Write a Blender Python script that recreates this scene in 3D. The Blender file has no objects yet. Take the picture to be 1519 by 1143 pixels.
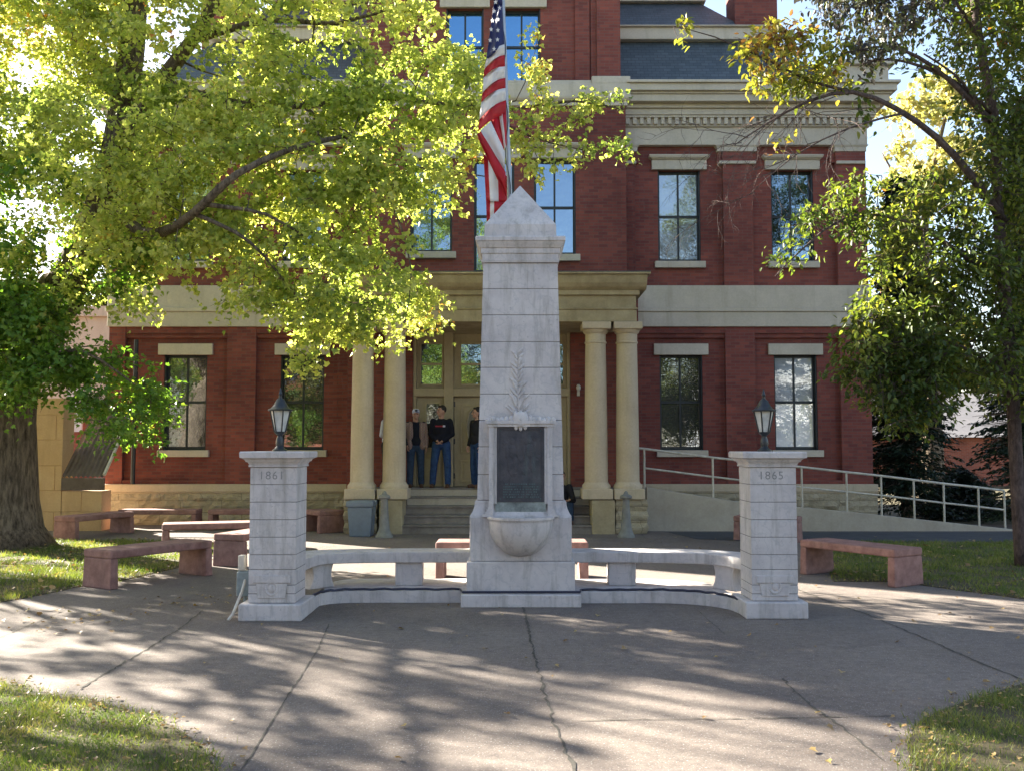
import bpy, bmesh, math, random
import numpy as np
from mathutils import Vector, Matrix
from mathutils.geometry import tessellate_polygon

# ------------------------------------------------------------------ camera, world, sun, exposure
scene = bpy.context.scene
F, CX, CY, CAM_H = 1400.0, 759.5, 571.5, 1.7
TH = math.atan(0.0647)
cam_d = bpy.data.cameras.new('camera'); cam = bpy.data.objects.new('camera', cam_d)
scene.collection.objects.link(cam); scene.camera = cam
cam.location = (0, 0, CAM_H); cam.rotation_euler = (math.pi/2+TH, 0, 0)
cam_d.sensor_fit = 'HORIZONTAL'; cam_d.sensor_width = 36; cam_d.lens = F/1519*36
cam_d.clip_start = 0.05; cam_d.clip_end = 2000

SUN_EL = math.radians(25.5)
SUN_AZ = (-0.815, 0.579)             # horizontal direction towards the sun
world = bpy.data.worlds.new("World"); scene.world = world; world.use_nodes = True
wn = world.node_tree
sky = wn.nodes.new('ShaderNodeTexSky'); sky.sky_type = 'NISHITA'; sky.sun_disc = False
sky.sun_elevation = SUN_EL; sky.sun_rotation = math.atan2(SUN_AZ[0], SUN_AZ[1])
sky.air_density = 1.0; sky.dust_density = 1.0; sky.ozone_density = 1.3
bg = wn.nodes['Background']; bg.inputs['Strength'].default_value = 0.055
tint = wn.nodes.new('ShaderNodeMix'); tint.data_type = 'RGBA'; tint.blend_type = 'MULTIPLY'; tint.inputs[0].default_value = 1
tint.inputs[7].default_value = (1.08, .965, .90, 1)          # warm tint multiplied into the sky light
wn.links.new(sky.outputs[0], tint.inputs[6]); wn.links.new(tint.outputs[2], bg.inputs[0])
sd = bpy.data.lights.new('sun', 'SUN'); sd.energy = 5.0; sd.angle = math.radians(0.55); sd.color = (1.0, 0.93, 0.80)
sun = bpy.data.objects.new('sun', sd); scene.collection.objects.link(sun)
c_ = math.cos(SUN_EL)
sun.rotation_euler = Vector((-SUN_AZ[0]*c_, -SUN_AZ[1]*c_, -math.sin(SUN_EL))).to_track_quat('-Z', 'Y').to_euler()
scene.view_settings.view_transform = 'Standard'; scene.view_settings.look = 'None'
scene.view_settings.gamma = 1.0; scene.view_settings.exposure = 3.05
scene.cycles.max_bounces = 6; scene.cycles.transparent_max_bounces = 6

# ------------------------------------------------------------------ helpers
R = random.Random(7); NR = np.random.default_rng(7)
COL = scene.collection

def P(u, v, Y):
    """world point at depth Y seen at photo pixel (u, v)"""
    a = (u-CX)/F; b = (CY-v)/F
    t = Y/(math.cos(TH)-b*math.sin(TH))
    return Vector((a*t, Y, CAM_H+(math.sin(TH)+b*math.cos(TH))*t))
def Gd(u, v, z=0.0):
    a = (u-CX)/F; b = (CY-v)/F
    t = (z-CAM_H)/(math.sin(TH)+b*math.cos(TH))
    return Vector((a*t, t*(math.cos(TH)-b*math.sin(TH)), z))
def XX(u, Y, v=600): return P(u, v, Y).x
def ZZ(v, Y): return P(CX, v, Y).z

ORG = {}
def tag(o, label=None, cat=None, group=None, kind=None):
    if label: o['label'] = label
    if cat: o['category'] = cat
    if group: o['group'] = group
    if kind: o['kind'] = kind
    return o
def empty(name, loc, label, cat, group=None):
    o = bpy.data.objects.new(name, None); COL.objects.link(o); o.location = loc; o.empty_display_size = .1
    ORG[o.name] = Vector(loc); return tag(o, label, cat, group)
def copy_tree(o, parent=None):
    c = o.copy(); COL.objects.link(c)
    if parent: c.parent = parent
    for ch in list(o.children): copy_tree(ch, c)
    return c

class MB:
    def __init__(s): s.v = []; s.f = []
    def add(s, vs, fs):
        n = len(s.v); s.v += [tuple(p) for p in vs]; s.f += [tuple(i+n for i in f) for f in fs]; return s
    def box(s, x0, x1, y0, y1, z0, z1):
        if x0 > x1: x0, x1 = x1, x0
        return s.add([(x0,y0,z0),(x1,y0,z0),(x1,y1,z0),(x0,y1,z0),(x0,y0,z1),(x1,y0,z1),(x1,y1,z1),(x0,y1,z1)],
                     [(0,3,2,1),(4,5,6,7),(0,1,5,4),(1,2,6,5),(2,3,7,6),(3,0,4,7)])
    def frus(s, cx, cy, z0, z1, w0, d0, w1, d1):
        """square frustum"""
        v = []
        for z, w, d in ((z0,w0,d0),(z1,w1,d1)):
            v += [(cx-w/2,cy-d/2,z),(cx+w/2,cy-d/2,z),(cx+w/2,cy+d/2,z),(cx-w/2,cy+d/2,z)]
        return s.add(v, [(0,3,2,1),(4,5,6,7),(0,1,5,4),(1,2,6,5),(2,3,7,6),(3,0,4,7)])
    def stack(s, cx, cy, prof):
        """loft of rectangles: prof = [(z, w, d)...]"""
        v = []; f = []
        for z, w, d in prof:
            v += [(cx-w/2,cy-d/2,z),(cx+w/2,cy-d/2,z),(cx+w/2,cy+d/2,z),(cx-w/2,cy+d/2,z)]
        for k in range(len(prof)-1):
            a = 4*k
            for i in range(4):
                j = (i+1) % 4; f.append((a+i, a+j, a+4+j, a+4+i))
        f.append((0,3,2,1)); e = 4*(len(prof)-1); f.append((e,e+1,e+2,e+3))
        return s.add(v, f)
    def lathe(s, cx, cy, prof, n=24, a0=0, a1=2*math.pi):
        full = abs(a1-a0-2*math.pi) < 1e-6; m = n if full else n+1
        v = []; f = []
        for r, z in prof:
            for i in range(m):
                a = a0+(a1-a0)*i/n; v.append((cx+r*math.cos(a), cy+r*math.sin(a), z))
        for k in range(len(prof)-1):
            for i in range(n):
                j = (i+1) % m if full else i+1
                f.append((k*m+i, k*m+j, (k+1)*m+j, (k+1)*m+i))
        if full:
            f.append(tuple(reversed(range(m)))); f.append(tuple((len(prof)-1)*m+i for i in range(m)))
        return s.add(v, f)
    def tube(s, pts, rad, n=8, cap=True):
        pts = [Vector(p) for p in pts]; rad = rad if hasattr(rad, '__len__') else [rad]*len(pts)
        v = []; f = []; up = None
        for i, p in enumerate(pts):
            d = (pts[min(i+1,len(pts)-1)]-pts[max(i-1,0)])
            if d.length < 1e-9: d = Vector((0,0,1))
            d.normalize()
            if up is None: up = d.orthogonal().normalized()
            else:
                up = (up-d*up.dot(d))
                up = up.normalized() if up.length > 1e-6 else d.orthogonal().normalized()
            w = d.cross(up)
            for k in range(n):
                a = 2*math.pi*k/n; v.append(p+(up*math.cos(a)+w*math.sin(a))*rad[i])
        for i in range(len(pts)-1):
            for k in range(n):
                j = (k+1) % n; f.append((i*n+k, i*n+j, (i+1)*n+j, (i+1)*n+k))
        if cap:
            f.append(tuple(reversed(range(n)))); f.append(tuple((len(pts)-1)*n+k for k in range(n)))
        return s.add(v, f)
    def poly(s, pts, z0, z1):
        """vertical prism of a ground outline (any simple polygon)"""
        pts = [Vector((p[0], p[1], 0)) for p in pts]; n = len(pts)
        tris = tessellate_polygon([pts])
        v = [(p.x,p.y,z1) for p in pts]+[(p.x,p.y,z0) for p in pts]
        f = [tuple(t) for t in tris]+[tuple(n+i for i in reversed(t)) for t in tris]
        f += [(i, (i+1) % n, n+(i+1) % n, n+i) for i in range(n)]
        return s.add(v, f)
    def extx(s, prof, x0, x1):
        """profile in (y, z), swept along x"""
        n = len(prof); pts = [Vector((p[0], p[1], 0)) for p in prof]
        tris = tessellate_polygon([pts])
        v = [(x0,p[0],p[1]) for p in prof]+[(x1,p[0],p[1]) for p in prof]
        f = [tuple(t) for t in tris]+[tuple(n+i for i in reversed(t)) for t in tris]
        f += [(i, (i+1) % n, n+(i+1) % n, n+i) for i in range(n)]
        return s.add(v, f)
    def ell(s, c, r, nu=16, nv=10, rot=None):
        v = []; f = []; c = Vector(c)
        for i in range(nv+1):
            ph = -math.pi/2+math.pi*i/nv
            for k in range(nu):
                a = 2*math.pi*k/nu
                q = Vector((r[0]*math.cos(ph)*math.cos(a), r[1]*math.cos(ph)*math.sin(a), r[2]*math.sin(ph)))
                if rot: q = rot @ q
                v.append(c+q)
        for i in range(nv):
            for k in range(nu):
                j = (k+1) % nu; f.append((i*nu+k, i*nu+j, (i+1)*nu+j, (i+1)*nu+k))
        return s.add(v, f)
    def build(s, name, mat, parent=None, smooth=False, bevel=0, seg=1, fix=True):
        me = bpy.data.meshes.new(name)
        L = ORG.get(parent.name, Vector()) if parent else Vector()
        me.from_pydata([(p[0]-L[0], p[1]-L[1], p[2]-L[2]) for p in s.v], [], s.f)
        if fix:
            bm = bmesh.new(); bm.from_mesh(me)
            bmesh.ops.remove_doubles(bm, verts=bm.verts, dist=1e-5)
            bmesh.ops.recalc_face_normals(bm, faces=bm.faces)
            bm.to_mesh(me); bm.free()
        me.materials.append(mat)
        o = bpy.data.objects.new(name, me); COL.objects.link(o)
        if parent: o.parent = parent; ORG[o.name] = L
        if smooth:
            for p in me.polygons: p.use_smooth = True
            if smooth != 2:
                try: me.set_sharp_from_angle(angle=math.radians(38))
                except Exception: pass
        if bevel:
            m = o.modifiers.new('bevel', 'BEVEL'); m.width = bevel; m.segments = seg; m.limit_method = 'ANGLE'
            m.angle_limit = math.radians(40)
        return o

# ------------------------------------------------------------------ materials
def mat(name, build):
    m = bpy.data.materials.new(name); m.use_nodes = True; nt = m.node_tree
    b = nt.nodes['Principled BSDF']; build(nt, b); return m
def N(nt, t, **kw):
    n = nt.nodes.new(t)
    for k, v in kw.items():
        if k in n.inputs: n.inputs[k].default_value = v
        else: setattr(n, k, v)
    return n
def coords(nt, kind='Object', scale=(1,1,1)):
    tc = N(nt, 'ShaderNodeTexCoord'); mp = N(nt, 'ShaderNodeMapping'); mp.inputs['Scale'].default_value = scale
    nt.links.new(tc.outputs[kind], mp.inputs['Vector']); return mp.outputs[0]
def wpos(nt, scale=(1,1,1)):
    g = N(nt, 'ShaderNodeNewGeometry'); mp = N(nt, 'ShaderNodeMapping'); mp.inputs['Scale'].default_value = scale
    nt.links.new(g.outputs['Position'], mp.inputs['Vector']); return mp.outputs[0]
def noise(nt, vec, scale, detail=5, rough=.6):
    n = N(nt, 'ShaderNodeTexNoise', Scale=scale, Detail=detail, Roughness=rough); nt.links.new(vec, n.inputs['Vector']); return n.outputs['Fac']
def ramp(nt, fac, stops):
    r = N(nt, 'ShaderNodeValToRGB'); e = r.color_ramp.elements
    while len(e) < len(stops): e.new(.5)
    for i, (p, c) in enumerate(stops):
        e[i].position = p; e[i].color = (*c, 1) if len(c) == 3 else c
    nt.links.new(fac, r.inputs[0]); return r.outputs[0]
def mix(nt, fac, a, b, mode='MIX'):
    m = N(nt, 'ShaderNodeMix', data_type='RGBA', blend_type=mode)
    for k, x in ((0, fac), (6, a), (7, b)):
        if isinstance(x, (int, float)): m.inputs[k].default_value = x
        elif isinstance(x, tuple): m.inputs[k].default_value = (*x, 1)
        else: nt.links.new(x, m.inputs[k])
    return m.outputs[2]
def bump(nt, b, h, strength=.3, dist=.02):
    n = N(nt, 'ShaderNodeBump', Strength=strength, Distance=dist); nt.links.new(h, n.inputs['Height'])
    nt.links.new(n.outputs[0], b.inputs['Normal'])

def m_brick(c1, c2, mortar, rough=.9):
    def f(nt, b):
        g = N(nt, 'ShaderNodeNewGeometry'); sp = N(nt, 'ShaderNodeSeparateXYZ'); nt.links.new(g.outputs['Position'], sp.inputs[0])
        ad = N(nt, 'ShaderNodeMath', operation='ADD'); nt.links.new(sp.outputs[0], ad.inputs[0]); nt.links.new(sp.outputs[1], ad.inputs[1])
        cb = N(nt, 'ShaderNodeCombineXYZ'); nt.links.new(ad.outputs[0], cb.inputs[0]); nt.links.new(sp.outputs[2], cb.inputs[1])
        br = N(nt, 'ShaderNodeTexBrick', Scale=1.0); nt.links.new(cb.outputs[0], br.inputs['Vector'])
        br.inputs['Color1'].default_value = (*c1,1); br.inputs['Color2'].default_value = (*c2,1); br.inputs['Mortar'].default_value = (*mortar,1)
        br.inputs['Mortar Size'].default_value = .006; br.inputs['Mortar Smooth'].default_value = .2
        br.inputs['Brick Width'].default_value = .205; br.inputs['Row Height'].default_value = .068
        n1 = noise(nt, wpos(nt), .7, 6, .65); n2 = noise(nt, wpos(nt, (1,1,.35)), 2.5, 6, .7)
        t = mix(nt, .8, br.outputs['Color'], ramp(nt, n1, [(.3,(.60,.58,.60)),(.5,(.95,.95,.95)),(.72,(1.32,1.22,1.15))]), 'MULTIPLY')
        t = mix(nt, ramp(nt, n2, [(.62,(0,0,0)),(.8,(.35,.35,.35))]), t, (.30,.24,.24))
        nt.links.new(t, b.inputs['Base Color']); b.inputs['Roughness'].default_value = rough
        b.inputs['Specular IOR Level'].default_value = .25
        bump(nt, b, br.outputs['Fac'], -.4, .006)
    return f
def m_mottle(c1, c2, scale=3, rough=.8, fine=40, bs=.15, streak=None, spec=.3):
    def f(nt, b):
        p = wpos(nt); n1 = noise(nt, p, scale, 8, .65); n2 = noise(nt, p, fine, 4, .7)
        t = ramp(nt, n1, [(.3, c1), (.7, c2)])
        t = mix(nt, .35, t, ramp(nt, n2, [(.3,(.75,.75,.75)),(.7,(1.2,1.2,1.2))]), 'MULTIPLY')
        if streak:
            n3 = noise(nt, wpos(nt, (1,1,.12)), 5, 5, .6)
            t = mix(nt, ramp(nt, n3, [(.55,(0,0,0)),(.75,(.6,.6,.6))]), t, streak)
        nt.links.new(t, b.inputs['Base Color']); b.inputs['Roughness'].default_value = rough
        b.inputs['Specular IOR Level'].default_value = spec
        bump(nt, b, n2, bs, .01)
    return f
def m_marble(nt, b):
    p = wpos(nt); n1 = noise(nt, p, 2.6, 8, .72)
    w = N(nt, 'ShaderNodeTexWave', Scale=2.6, Distortion=14.0, Detail=8.0); w.inputs['Detail Scale'].default_value = 2.2
    w.bands_direction = 'DIAGONAL'; nt.links.new(p, w.inputs['Vector'])
    t = ramp(nt, n1, [(.25,(.40,.37,.375)),(.55,(.53,.495,.485)),(.8,(.61,.575,.55))])
    t = mix(nt, ramp(nt, w.outputs['Fac'], [(.0,(.35,.35,.35)),(.12,(0,0,0))]), t, (.34,.34,.36))
    n3 = noise(nt, wpos(nt, (1,1,.13)), 9, 6, .7)
    t = mix(nt, ramp(nt, n3, [(.50,(0,0,0)),(.72,(.8,.8,.8))]), t, (.27,.25,.225))
    n4 = noise(nt, p, 26, 5, .78)
    t = mix(nt, ramp(nt, n4, [(.60,(0,0,0)),(.70,(.6,.6,.6))]), t, (.20,.195,.19))
    n5 = noise(nt, wpos(nt, (1,1,2.2)), 5, 7, .75)
    t = mix(nt, ramp(nt, n5, [(.60,(0,0,0)),(.75,(.45,.45,.45))]), t, (.40,.34,.27))
    nt.links.new(t, b.inputs['Base Color']); b.inputs['Roughness'].default_value = .7
    b.inputs['Specular IOR Level'].default_value = .25
    bump(nt, b, noise(nt, p, 45, 6, .8), .35, .008)
def m_concrete(nt, b):
    p = wpos(nt)
    t = ramp(nt, noise(nt, p, .45, 6, .6), [(.3,(.130,.106,.092)),(.5,(.175,.145,.125)),(.72,(.225,.19,.163))])
    t = mix(nt, .5, t, ramp(nt, noise(nt, p, 3.5, 8, .75), [(.3,(.74,.74,.76)),(.6,(1.08,1.07,1.05))]), 'MULTIPLY')
    t = mix(nt, .75, t, ramp(nt, noise(nt, p, 14, 9, .82), [(.34,(.62,.60,.62)),(.5,(1.0,1.0,1.0)),(.66,(1.28,1.26,1.22))]), 'MULTIPLY')
    t = mix(nt, ramp(nt, noise(nt, p, 95, 3, .8), [(.52,(0,0,0)),(.64,(.85,.85,.85))]), t, (.085,.082,.082))
    t = mix(nt, ramp(nt, noise(nt, wpos(nt,(1.3,.9,1)), 60, 2, .7), [(.60,(0,0,0)),(.69,(.75,.75,.75))]), t, (.42,.40,.37))
    t = mix(nt, ramp(nt, noise(nt, p, 1.3, 7, .7), [(.56,(0,0,0)),(.70,(.6,.6,.6))]), t, (.10,.086,.08))
    nt.links.new(t, b.inputs['Base Color']); b.inputs['Roughness'].default_value = .92
    b.inputs['Specular IOR Level'].default_value = .2
    bump(nt, b, noise(nt, p, 70, 5, .8), .55, .008)
def m_slate(nt, b):
    g = N(nt, 'ShaderNodeNewGeometry'); sp = N(nt, 'ShaderNodeSeparateXYZ'); nt.links.new(g.outputs['Position'], sp.inputs[0])
    cb = N(nt, 'ShaderNodeCombineXYZ'); nt.links.new(sp.outputs[0], cb.inputs[0]); nt.links.new(sp.outputs[2], cb.inputs[1])
    br = N(nt, 'ShaderNodeTexBrick', Scale=1.0); nt.links.new(cb.outputs[0], br.inputs['Vector'])
    br.inputs['Color1'].default_value = (.05,.068,.085,1); br.inputs['Color2'].default_value = (.075,.095,.115,1); br.inputs['Mortar'].default_value = (.03,.042,.055,1)
    br.inputs['Mortar Size'].default_value = .006; br.inputs['Brick Width'].default_value = .18; br.inputs['Row Height'].default_value = .085
    t = mix(nt, .6, br.outputs['Color'], ramp(nt, noise(nt, wpos(nt), 2, 6, .7), [(.3,(.7,.7,.7)),(.7,(1.2,1.2,1.2))]), 'MULTIPLY')
    nt.links.new(t, b.inputs['Base Color']); b.inputs['Roughness'].default_value = .6
    bump(nt, b, br.outputs['Fac'], -.5, .01)
def m_glass(mixf=.30, tint=(.52,.74,1), base=(.02,.024,.022), wav=.25):
    # window glass over a dim room: slightly wavy reflections, sky blue put into tint
    def f(nt, b):
        p = wpos(nt)
        b.inputs['Base Color'].default_value = (*base,1); b.inputs['Roughness'].default_value = .03
        gl = N(nt, 'ShaderNodeBsdfGlossy', Roughness=.02); gl.inputs['Color'].default_value = (*tint,1)
        mx = N(nt, 'ShaderNodeMixShader'); mx.inputs[0].default_value = mixf
        bn = N(nt, 'ShaderNodeBump', Strength=wav, Distance=.02); nt.links.new(noise(nt, p, 2.8, 3, .5), bn.inputs['Height'])
        nt.links.new(bn.outputs[0], gl.inputs['Normal'])
        out = nt.nodes['Material Output']
        nt.links.new(b.outputs[0], mx.inputs[1]); nt.links.new(gl.outputs[0], mx.inputs[2]); nt.links.new(mx.outputs[0], out.inputs[0])
    return f
def m_leaf(stops, trans=.5, tcol=(1.5,1.45,.55), clump=.9):
    def f(nt, b):
        g = N(nt, 'ShaderNodeNewGeometry'); n1 = noise(nt, wpos(nt), clump, 3, .6)
        ad = N(nt, 'ShaderNodeMath', operation='MULTIPLY_ADD'); nt.links.new(g.outputs['Random Per Island'], ad.inputs[0])
        ad.inputs[1].default_value = .55; 
        sb = N(nt, 'ShaderNodeMath', operation='MULTIPLY_ADD'); nt.links.new(n1, sb.inputs[0]); sb.inputs[1].default_value = 1.6; sb.inputs[2].default_value = -.58
        nt.links.new(sb.outputs[0], ad.inputs[2])
        c = ramp(nt, ad.outputs[0], stops)
        nt.links.new(c, b.inputs['Base Color']); b.inputs['Roughness'].default_value = .45
        b.inputs['Specular IOR Level'].default_value = .4
        tr = N(nt, 'ShaderNodeBsdfTranslucent'); nt.links.new(mix(nt, 1.0, c, tcol, 'MULTIPLY'), tr.inputs[0])
        mx = N(nt, 'ShaderNodeMixShader'); mx.inputs[0].default_value = trans
        nt.links.new(b.outputs[0], mx.inputs[1]); nt.links.new(tr.outputs[0], mx.inputs[2])
        nt.links.new(mx.outputs[0], nt.nodes['Material Output'].inputs[0])
    return f
def m_bark(c1, c2, sc=(1,1,.18)):
    def f(nt, b):
        n1 = noise(nt, wpos(nt, sc), 19, 7, .75); n2 = noise(nt, wpos(nt), 2, 4, .6)
        t = ramp(nt, n1, [(.35, c1), (.62, c2)])
        t = mix(nt, .5, t, ramp(nt, n2, [(.3,(.7,.7,.7)),(.7,(1.2,1.2,1.15))]), 'MULTIPLY')
        nt.links.new(t, b.inputs['Base Color']); b.inputs['Roughness'].default_value = .95
        b.inputs['Specular IOR Level'].default_value = .15
        bump(nt, b, n1, 1.0, .05)
    return f
def m_plain(c, rough=.6, metal=0, spec=.4, var=.25, sc=12):
    def f(nt, b):
        t = mix(nt, 1.0, c, ramp(nt, noise(nt, wpos(nt), sc, 5, .6), [(.3,(1-var,)*3),(.7,(1+var*.6,)*3)]), 'MULTIPLY')
        nt.links.new(t, b.inputs['Base Color']); b.inputs['Roughness'].default_value = rough
        b.inputs['Metallic'].default_value = metal; b.inputs['Specular IOR Level'].default_value = spec
    return f
def m_rock(c1, c2):
    def f(nt, b):
        g = N(nt, 'ShaderNodeNewGeometry'); sp = N(nt, 'ShaderNodeSeparateXYZ'); nt.links.new(g.outputs['Position'], sp.inputs[0])
        ad = N(nt, 'ShaderNodeMath', operation='ADD'); nt.links.new(sp.outputs[0], ad.inputs[0]); nt.links.new(sp.outputs[1], ad.inputs[1])
        cb = N(nt, 'ShaderNodeCombineXYZ'); nt.links.new(ad.outputs[0], cb.inputs[0]); nt.links.new(sp.outputs[2], cb.inputs[1])
        br = N(nt, 'ShaderNodeTexBrick', Scale=1.0); nt.links.new(cb.outputs[0], br.inputs['Vector'])
        br.inputs['Color1'].default_value = (*c1,1); br.inputs['Color2'].default_value = (*c2,1); br.inputs['Mortar'].default_value = (c1[0]*.7,c1[1]*.7,c1[2]*.7,1)
        br.inputs['Mortar Size'].default_value = .008; br.inputs['Brick Width'].default_value = .9; br.inputs['Row Height'].default_value = .27
        n = noise(nt, wpos(nt, (1,1,1.6)), 5, 6, .65)
        t = mix(nt, .5, br.outputs['Color'], ramp(nt, n, [(.3,(.75,.75,.75)),(.7,(1.2,1.2,1.2))]), 'MULTIPLY')
        nt.links.new(t, b.inputs['Base Color']); b.inputs['Roughness'].default_value = .9
        bump(nt, b, n, 1.0, .10)
    return f

M = {}
M['brick'] = mat('red_brick', m_brick((.235,.070,.054),(.155,.048,.043),(.15,.085,.075)))
M['brick_far'] = mat('orange_brick', m_brick((.32,.10,.06),(.24,.075,.05),(.25,.17,.13)))
M['cream'] = mat('cream_paint', m_mottle((.43,.35,.25),(.52,.435,.32), 1.5, .75, 25, .08, (.30,.265,.18)))
M['cream_pale'] = mat('pale_cream_paint', m_mottle((.42,.375,.305),(.53,.475,.395), 1.5, .75, 25, .1, (.33,.285,.215)))
M['cream_dirty'] = mat('weathered_cream', m_mottle((.26,.21,.125),(.42,.355,.235), 3, .85, 30, .15, (.20,.17,.10)))
M['cream_rock'] = mat('rough_cream_stone', m_rock((.35,.295,.20),(.43,.37,.26)))
M['beige_wood'] = mat('beige_door_paint', m_mottle((.33,.27,.175),(.40,.335,.22), 2, .55, 18, .05))
M['slate'] = mat('slate_roof', m_slate)
M['glass'] = mat('window_glass', m_glass())
M['glass_low'] = mat('dim_window_glass', m_glass(.16, (.8,.88,1), (.055,.055,.048), .35))
M['glass_top'] = mat('sky_tinted_window_glass', m_glass(.42, (.26,.60,1), (.01,.03,.06), .15))  # blue of the reflected sky is put into the gloss tint
M['glass_mottled'] = mat('pale_reflection_glass', m_glass(.22, (.7,.85,1), (.20,.21,.20), .5))  # pale base colour stands for a whitish mottled reflection
M['glass_grey'] = mat('grey_backed_glass', m_glass(.12, (.8,.9,1), (.30,.32,.36), .3))  # even grey base colour for the upper sash
M['glass_painted_white'] = mat('glass_painted_reflection', m_glass(.22, (.9,.95,1), (.80,.80,.80), .5))  # white reflection in the lower sash, painted as base colour
M['frame'] = mat('dark_window_paint', m_plain((.022,.028,.032), .45))
M['marble'] = mat('weathered_marble', m_marble)
M['joint'] = mat('marble_joint', m_plain((.21,.20,.19), .9))
M['concrete'] = mat('concrete', m_concrete)
M['step'] = mat('grey_step', m_mottle((.15,.13,.115),(.25,.225,.205), 4, .9, 40, .3))
M['ramp_c'] = mat('ramp_concrete', m_mottle((.33,.29,.235),(.42,.38,.315), 2, .9, 30, .2, (.28,.26,.21)))
M['asphalt'] = mat('asphalt', m_mottle((.045,.048,.055),(.075,.078,.085), 3, .95, 80, .4))
M['crack'] = mat('dark_joint', m_mottle((.035,.032,.026),(.11,.10,.085), 14, .95, 50, .3))
M['granite'] = mat('pink_granite', m_mottle((.17,.088,.076),(.33,.19,.165), 7, .85, 70, .5, (.12,.085,.075)))
M['bronze'] = mat('bronze', m_mottle((.035,.036,.045),(.085,.078,.084), 9, .55, 40, .9, (.08,.13,.13)))
M['stain'] = mat('dark_stained_marble', m_mottle((.10,.11,.11),(.33,.37,.34), 5, .8, 20, .2))
M['black'] = mat('black_metal', m_plain((.02,.024,.028), .4, 0, .5))
M['lampglass'] = mat('frosted_glass', m_plain((.50,.50,.47), .35))
M['bin'] = mat('blue_grey_plastic', m_plain((.15,.19,.24), .5, 0, .4, .12))
M['urn'] = mat('grey_green_plastic', m_plain((.19,.19,.18), .6))
M['rail'] = mat('cream_rail_paint', m_plain((.50,.47,.40), .5))
M['hose'] = mat('black_pipe', m_plain((.025,.027,.05), .5))
M['steel'] = mat('pole_metal', m_plain((.36,.39,.43), .42, .3, .5, .15, 4))
M['meter'] = mat('grey_utility_box', m_plain((.20,.25,.27), .5))
M['pale_plastic'] = mat('pale_plastic', m_plain((.52,.50,.45), .5))
M['blockwall'] = mat('warm_lit_stone_block', m_mottle((.44,.29,.15),(.53,.37,.21), 1.6, .9, 30, .15, (.36,.24,.12)))  # warm bounce light is mixed into the cream stone colour
M['shed_roof'] = mat('brown_corrugated_roof', m_mottle((.085,.065,.055),(.15,.12,.10), 3, .75, 20, .2))
M['white_wall'] = mat('white_clapboard', m_plain((.72,.71,.68), .7, 0, .3, .08, 2))
M['soil'] = mat('bare_soil', m_mottle((.05,.038,.025),(.11,.085,.06), 6, .95, 40, .6))
M['turf'] = mat('turf_soil', m_mottle((.045,.045,.020),(.115,.09,.05), 5, .95, 50, .6))
M['grass'] = mat('grass_blade', m_leaf([(.1,(.055,.10,.022)),(.45,(.13,.18,.04)),(.8,(.24,.25,.07)),(.97,(.36,.29,.13))], .40, (1.35,1.3,.65), 1.8))
M['dead_leaf'] = mat('dead_leaf', m_leaf([(.1,(.16,.09,.04)),(.5,(.30,.20,.09)),(.9,(.45,.34,.12))], .2, (1.1,1,.6), 3))
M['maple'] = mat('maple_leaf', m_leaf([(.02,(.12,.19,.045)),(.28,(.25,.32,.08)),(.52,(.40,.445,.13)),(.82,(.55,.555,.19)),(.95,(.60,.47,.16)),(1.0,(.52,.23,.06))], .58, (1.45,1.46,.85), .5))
M['maple_low'] = mat('maple_leaf_shade_side', m_leaf([(.05,(.07,.15,.03)),(.5,(.14,.26,.05)),(.85,(.25,.34,.07)),(1.0,(.40,.26,.07))], .5, (1.3,1.35,.5), 1.2))  # darker copy of the maple leaf, crown shade put into its colour
M['right_leaf'] = mat('glossy_green_leaf', m_leaf([(.05,(.035,.065,.02)),(.4,(.08,.12,.028)),(.75,(.18,.22,.045)),(.96,(.34,.32,.08)),(1,(.38,.15,.06))], .46, (1.5,1.45,.6), .7))
M['purple_leaf'] = mat('dull_purple_leaf', m_leaf([(.1,(.035,.035,.045)),(.6,(.07,.065,.06)),(.95,(.13,.15,.04))], .25, (1.1,1.1,.9), .9))
M['yellow_leaf'] = mat('yellow_leaf', m_leaf([(.1,(.22,.26,.10)),(.5,(.36,.35,.16)),(.95,(.46,.42,.24))], .5, (1.4,1.3,.7), .9))
M['rust_leaf'] = mat('yellow_brown_leaf', m_leaf([(.2,(.13,.17,.03)),(.5,(.30,.30,.05)),(.66,(.38,.30,.06)),(.8,(.22,.11,.05)),(1,(.16,.08,.05))], .42, (1.4,1.35,.7), 1.3))
M['needle'] = mat('dark_evergreen', m_leaf([(.1,(.010,.022,.012)),(.6,(.02,.038,.018)),(.95,(.04,.06,.022))], .15, (1,1,.8), 1.2))
M['far_leaf'] = mat('mid_green_leaf', m_leaf([(.1,(.04,.07,.02)),(.6,(.11,.13,.03)),(.95,(.30,.20,.06))], .35, (1.3,1.2,.6), .5))
M['bark'] = mat('maple_bark', m_bark((.045,.035,.027),(.22,.175,.13)))
M['bark2'] = mat('thin_bark', m_bark((.06,.045,.045),(.16,.12,.11), (1,1,.4)))

# ------------------------------------------------------------------ ground, plaza, lawns
o = MB().box(-150, 150, -90, 260, -.6, -.03).build('ground', M['turf']); tag(o, kind='structure')
plaza = [(-9.5,-3),(9.5,-3),(10.5,9),(14,11.5),(14,20.9),(-10,20.9),(-10,19.5),(-14,11),(-12,6)]
o = MB().poly(plaza, -.4, 0).build('plaza', M['concrete']); tag(o, kind='structure')
o = MB().poly([Gd(1130,803)[:2], Gd(1240,803)[:2], Gd(1519,803)[:2], (30,17.1),(30,19.0),(3.1,19.0),(3.4,17.6)], 0.004, .006).build('asphalt_path', M['asphalt']); tag(o, kind='structure')
o = MB().box(-60, 60, -24, -14, -.03, -.02).build('road', M['asphalt']); tag(o, kind='structure')

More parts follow.
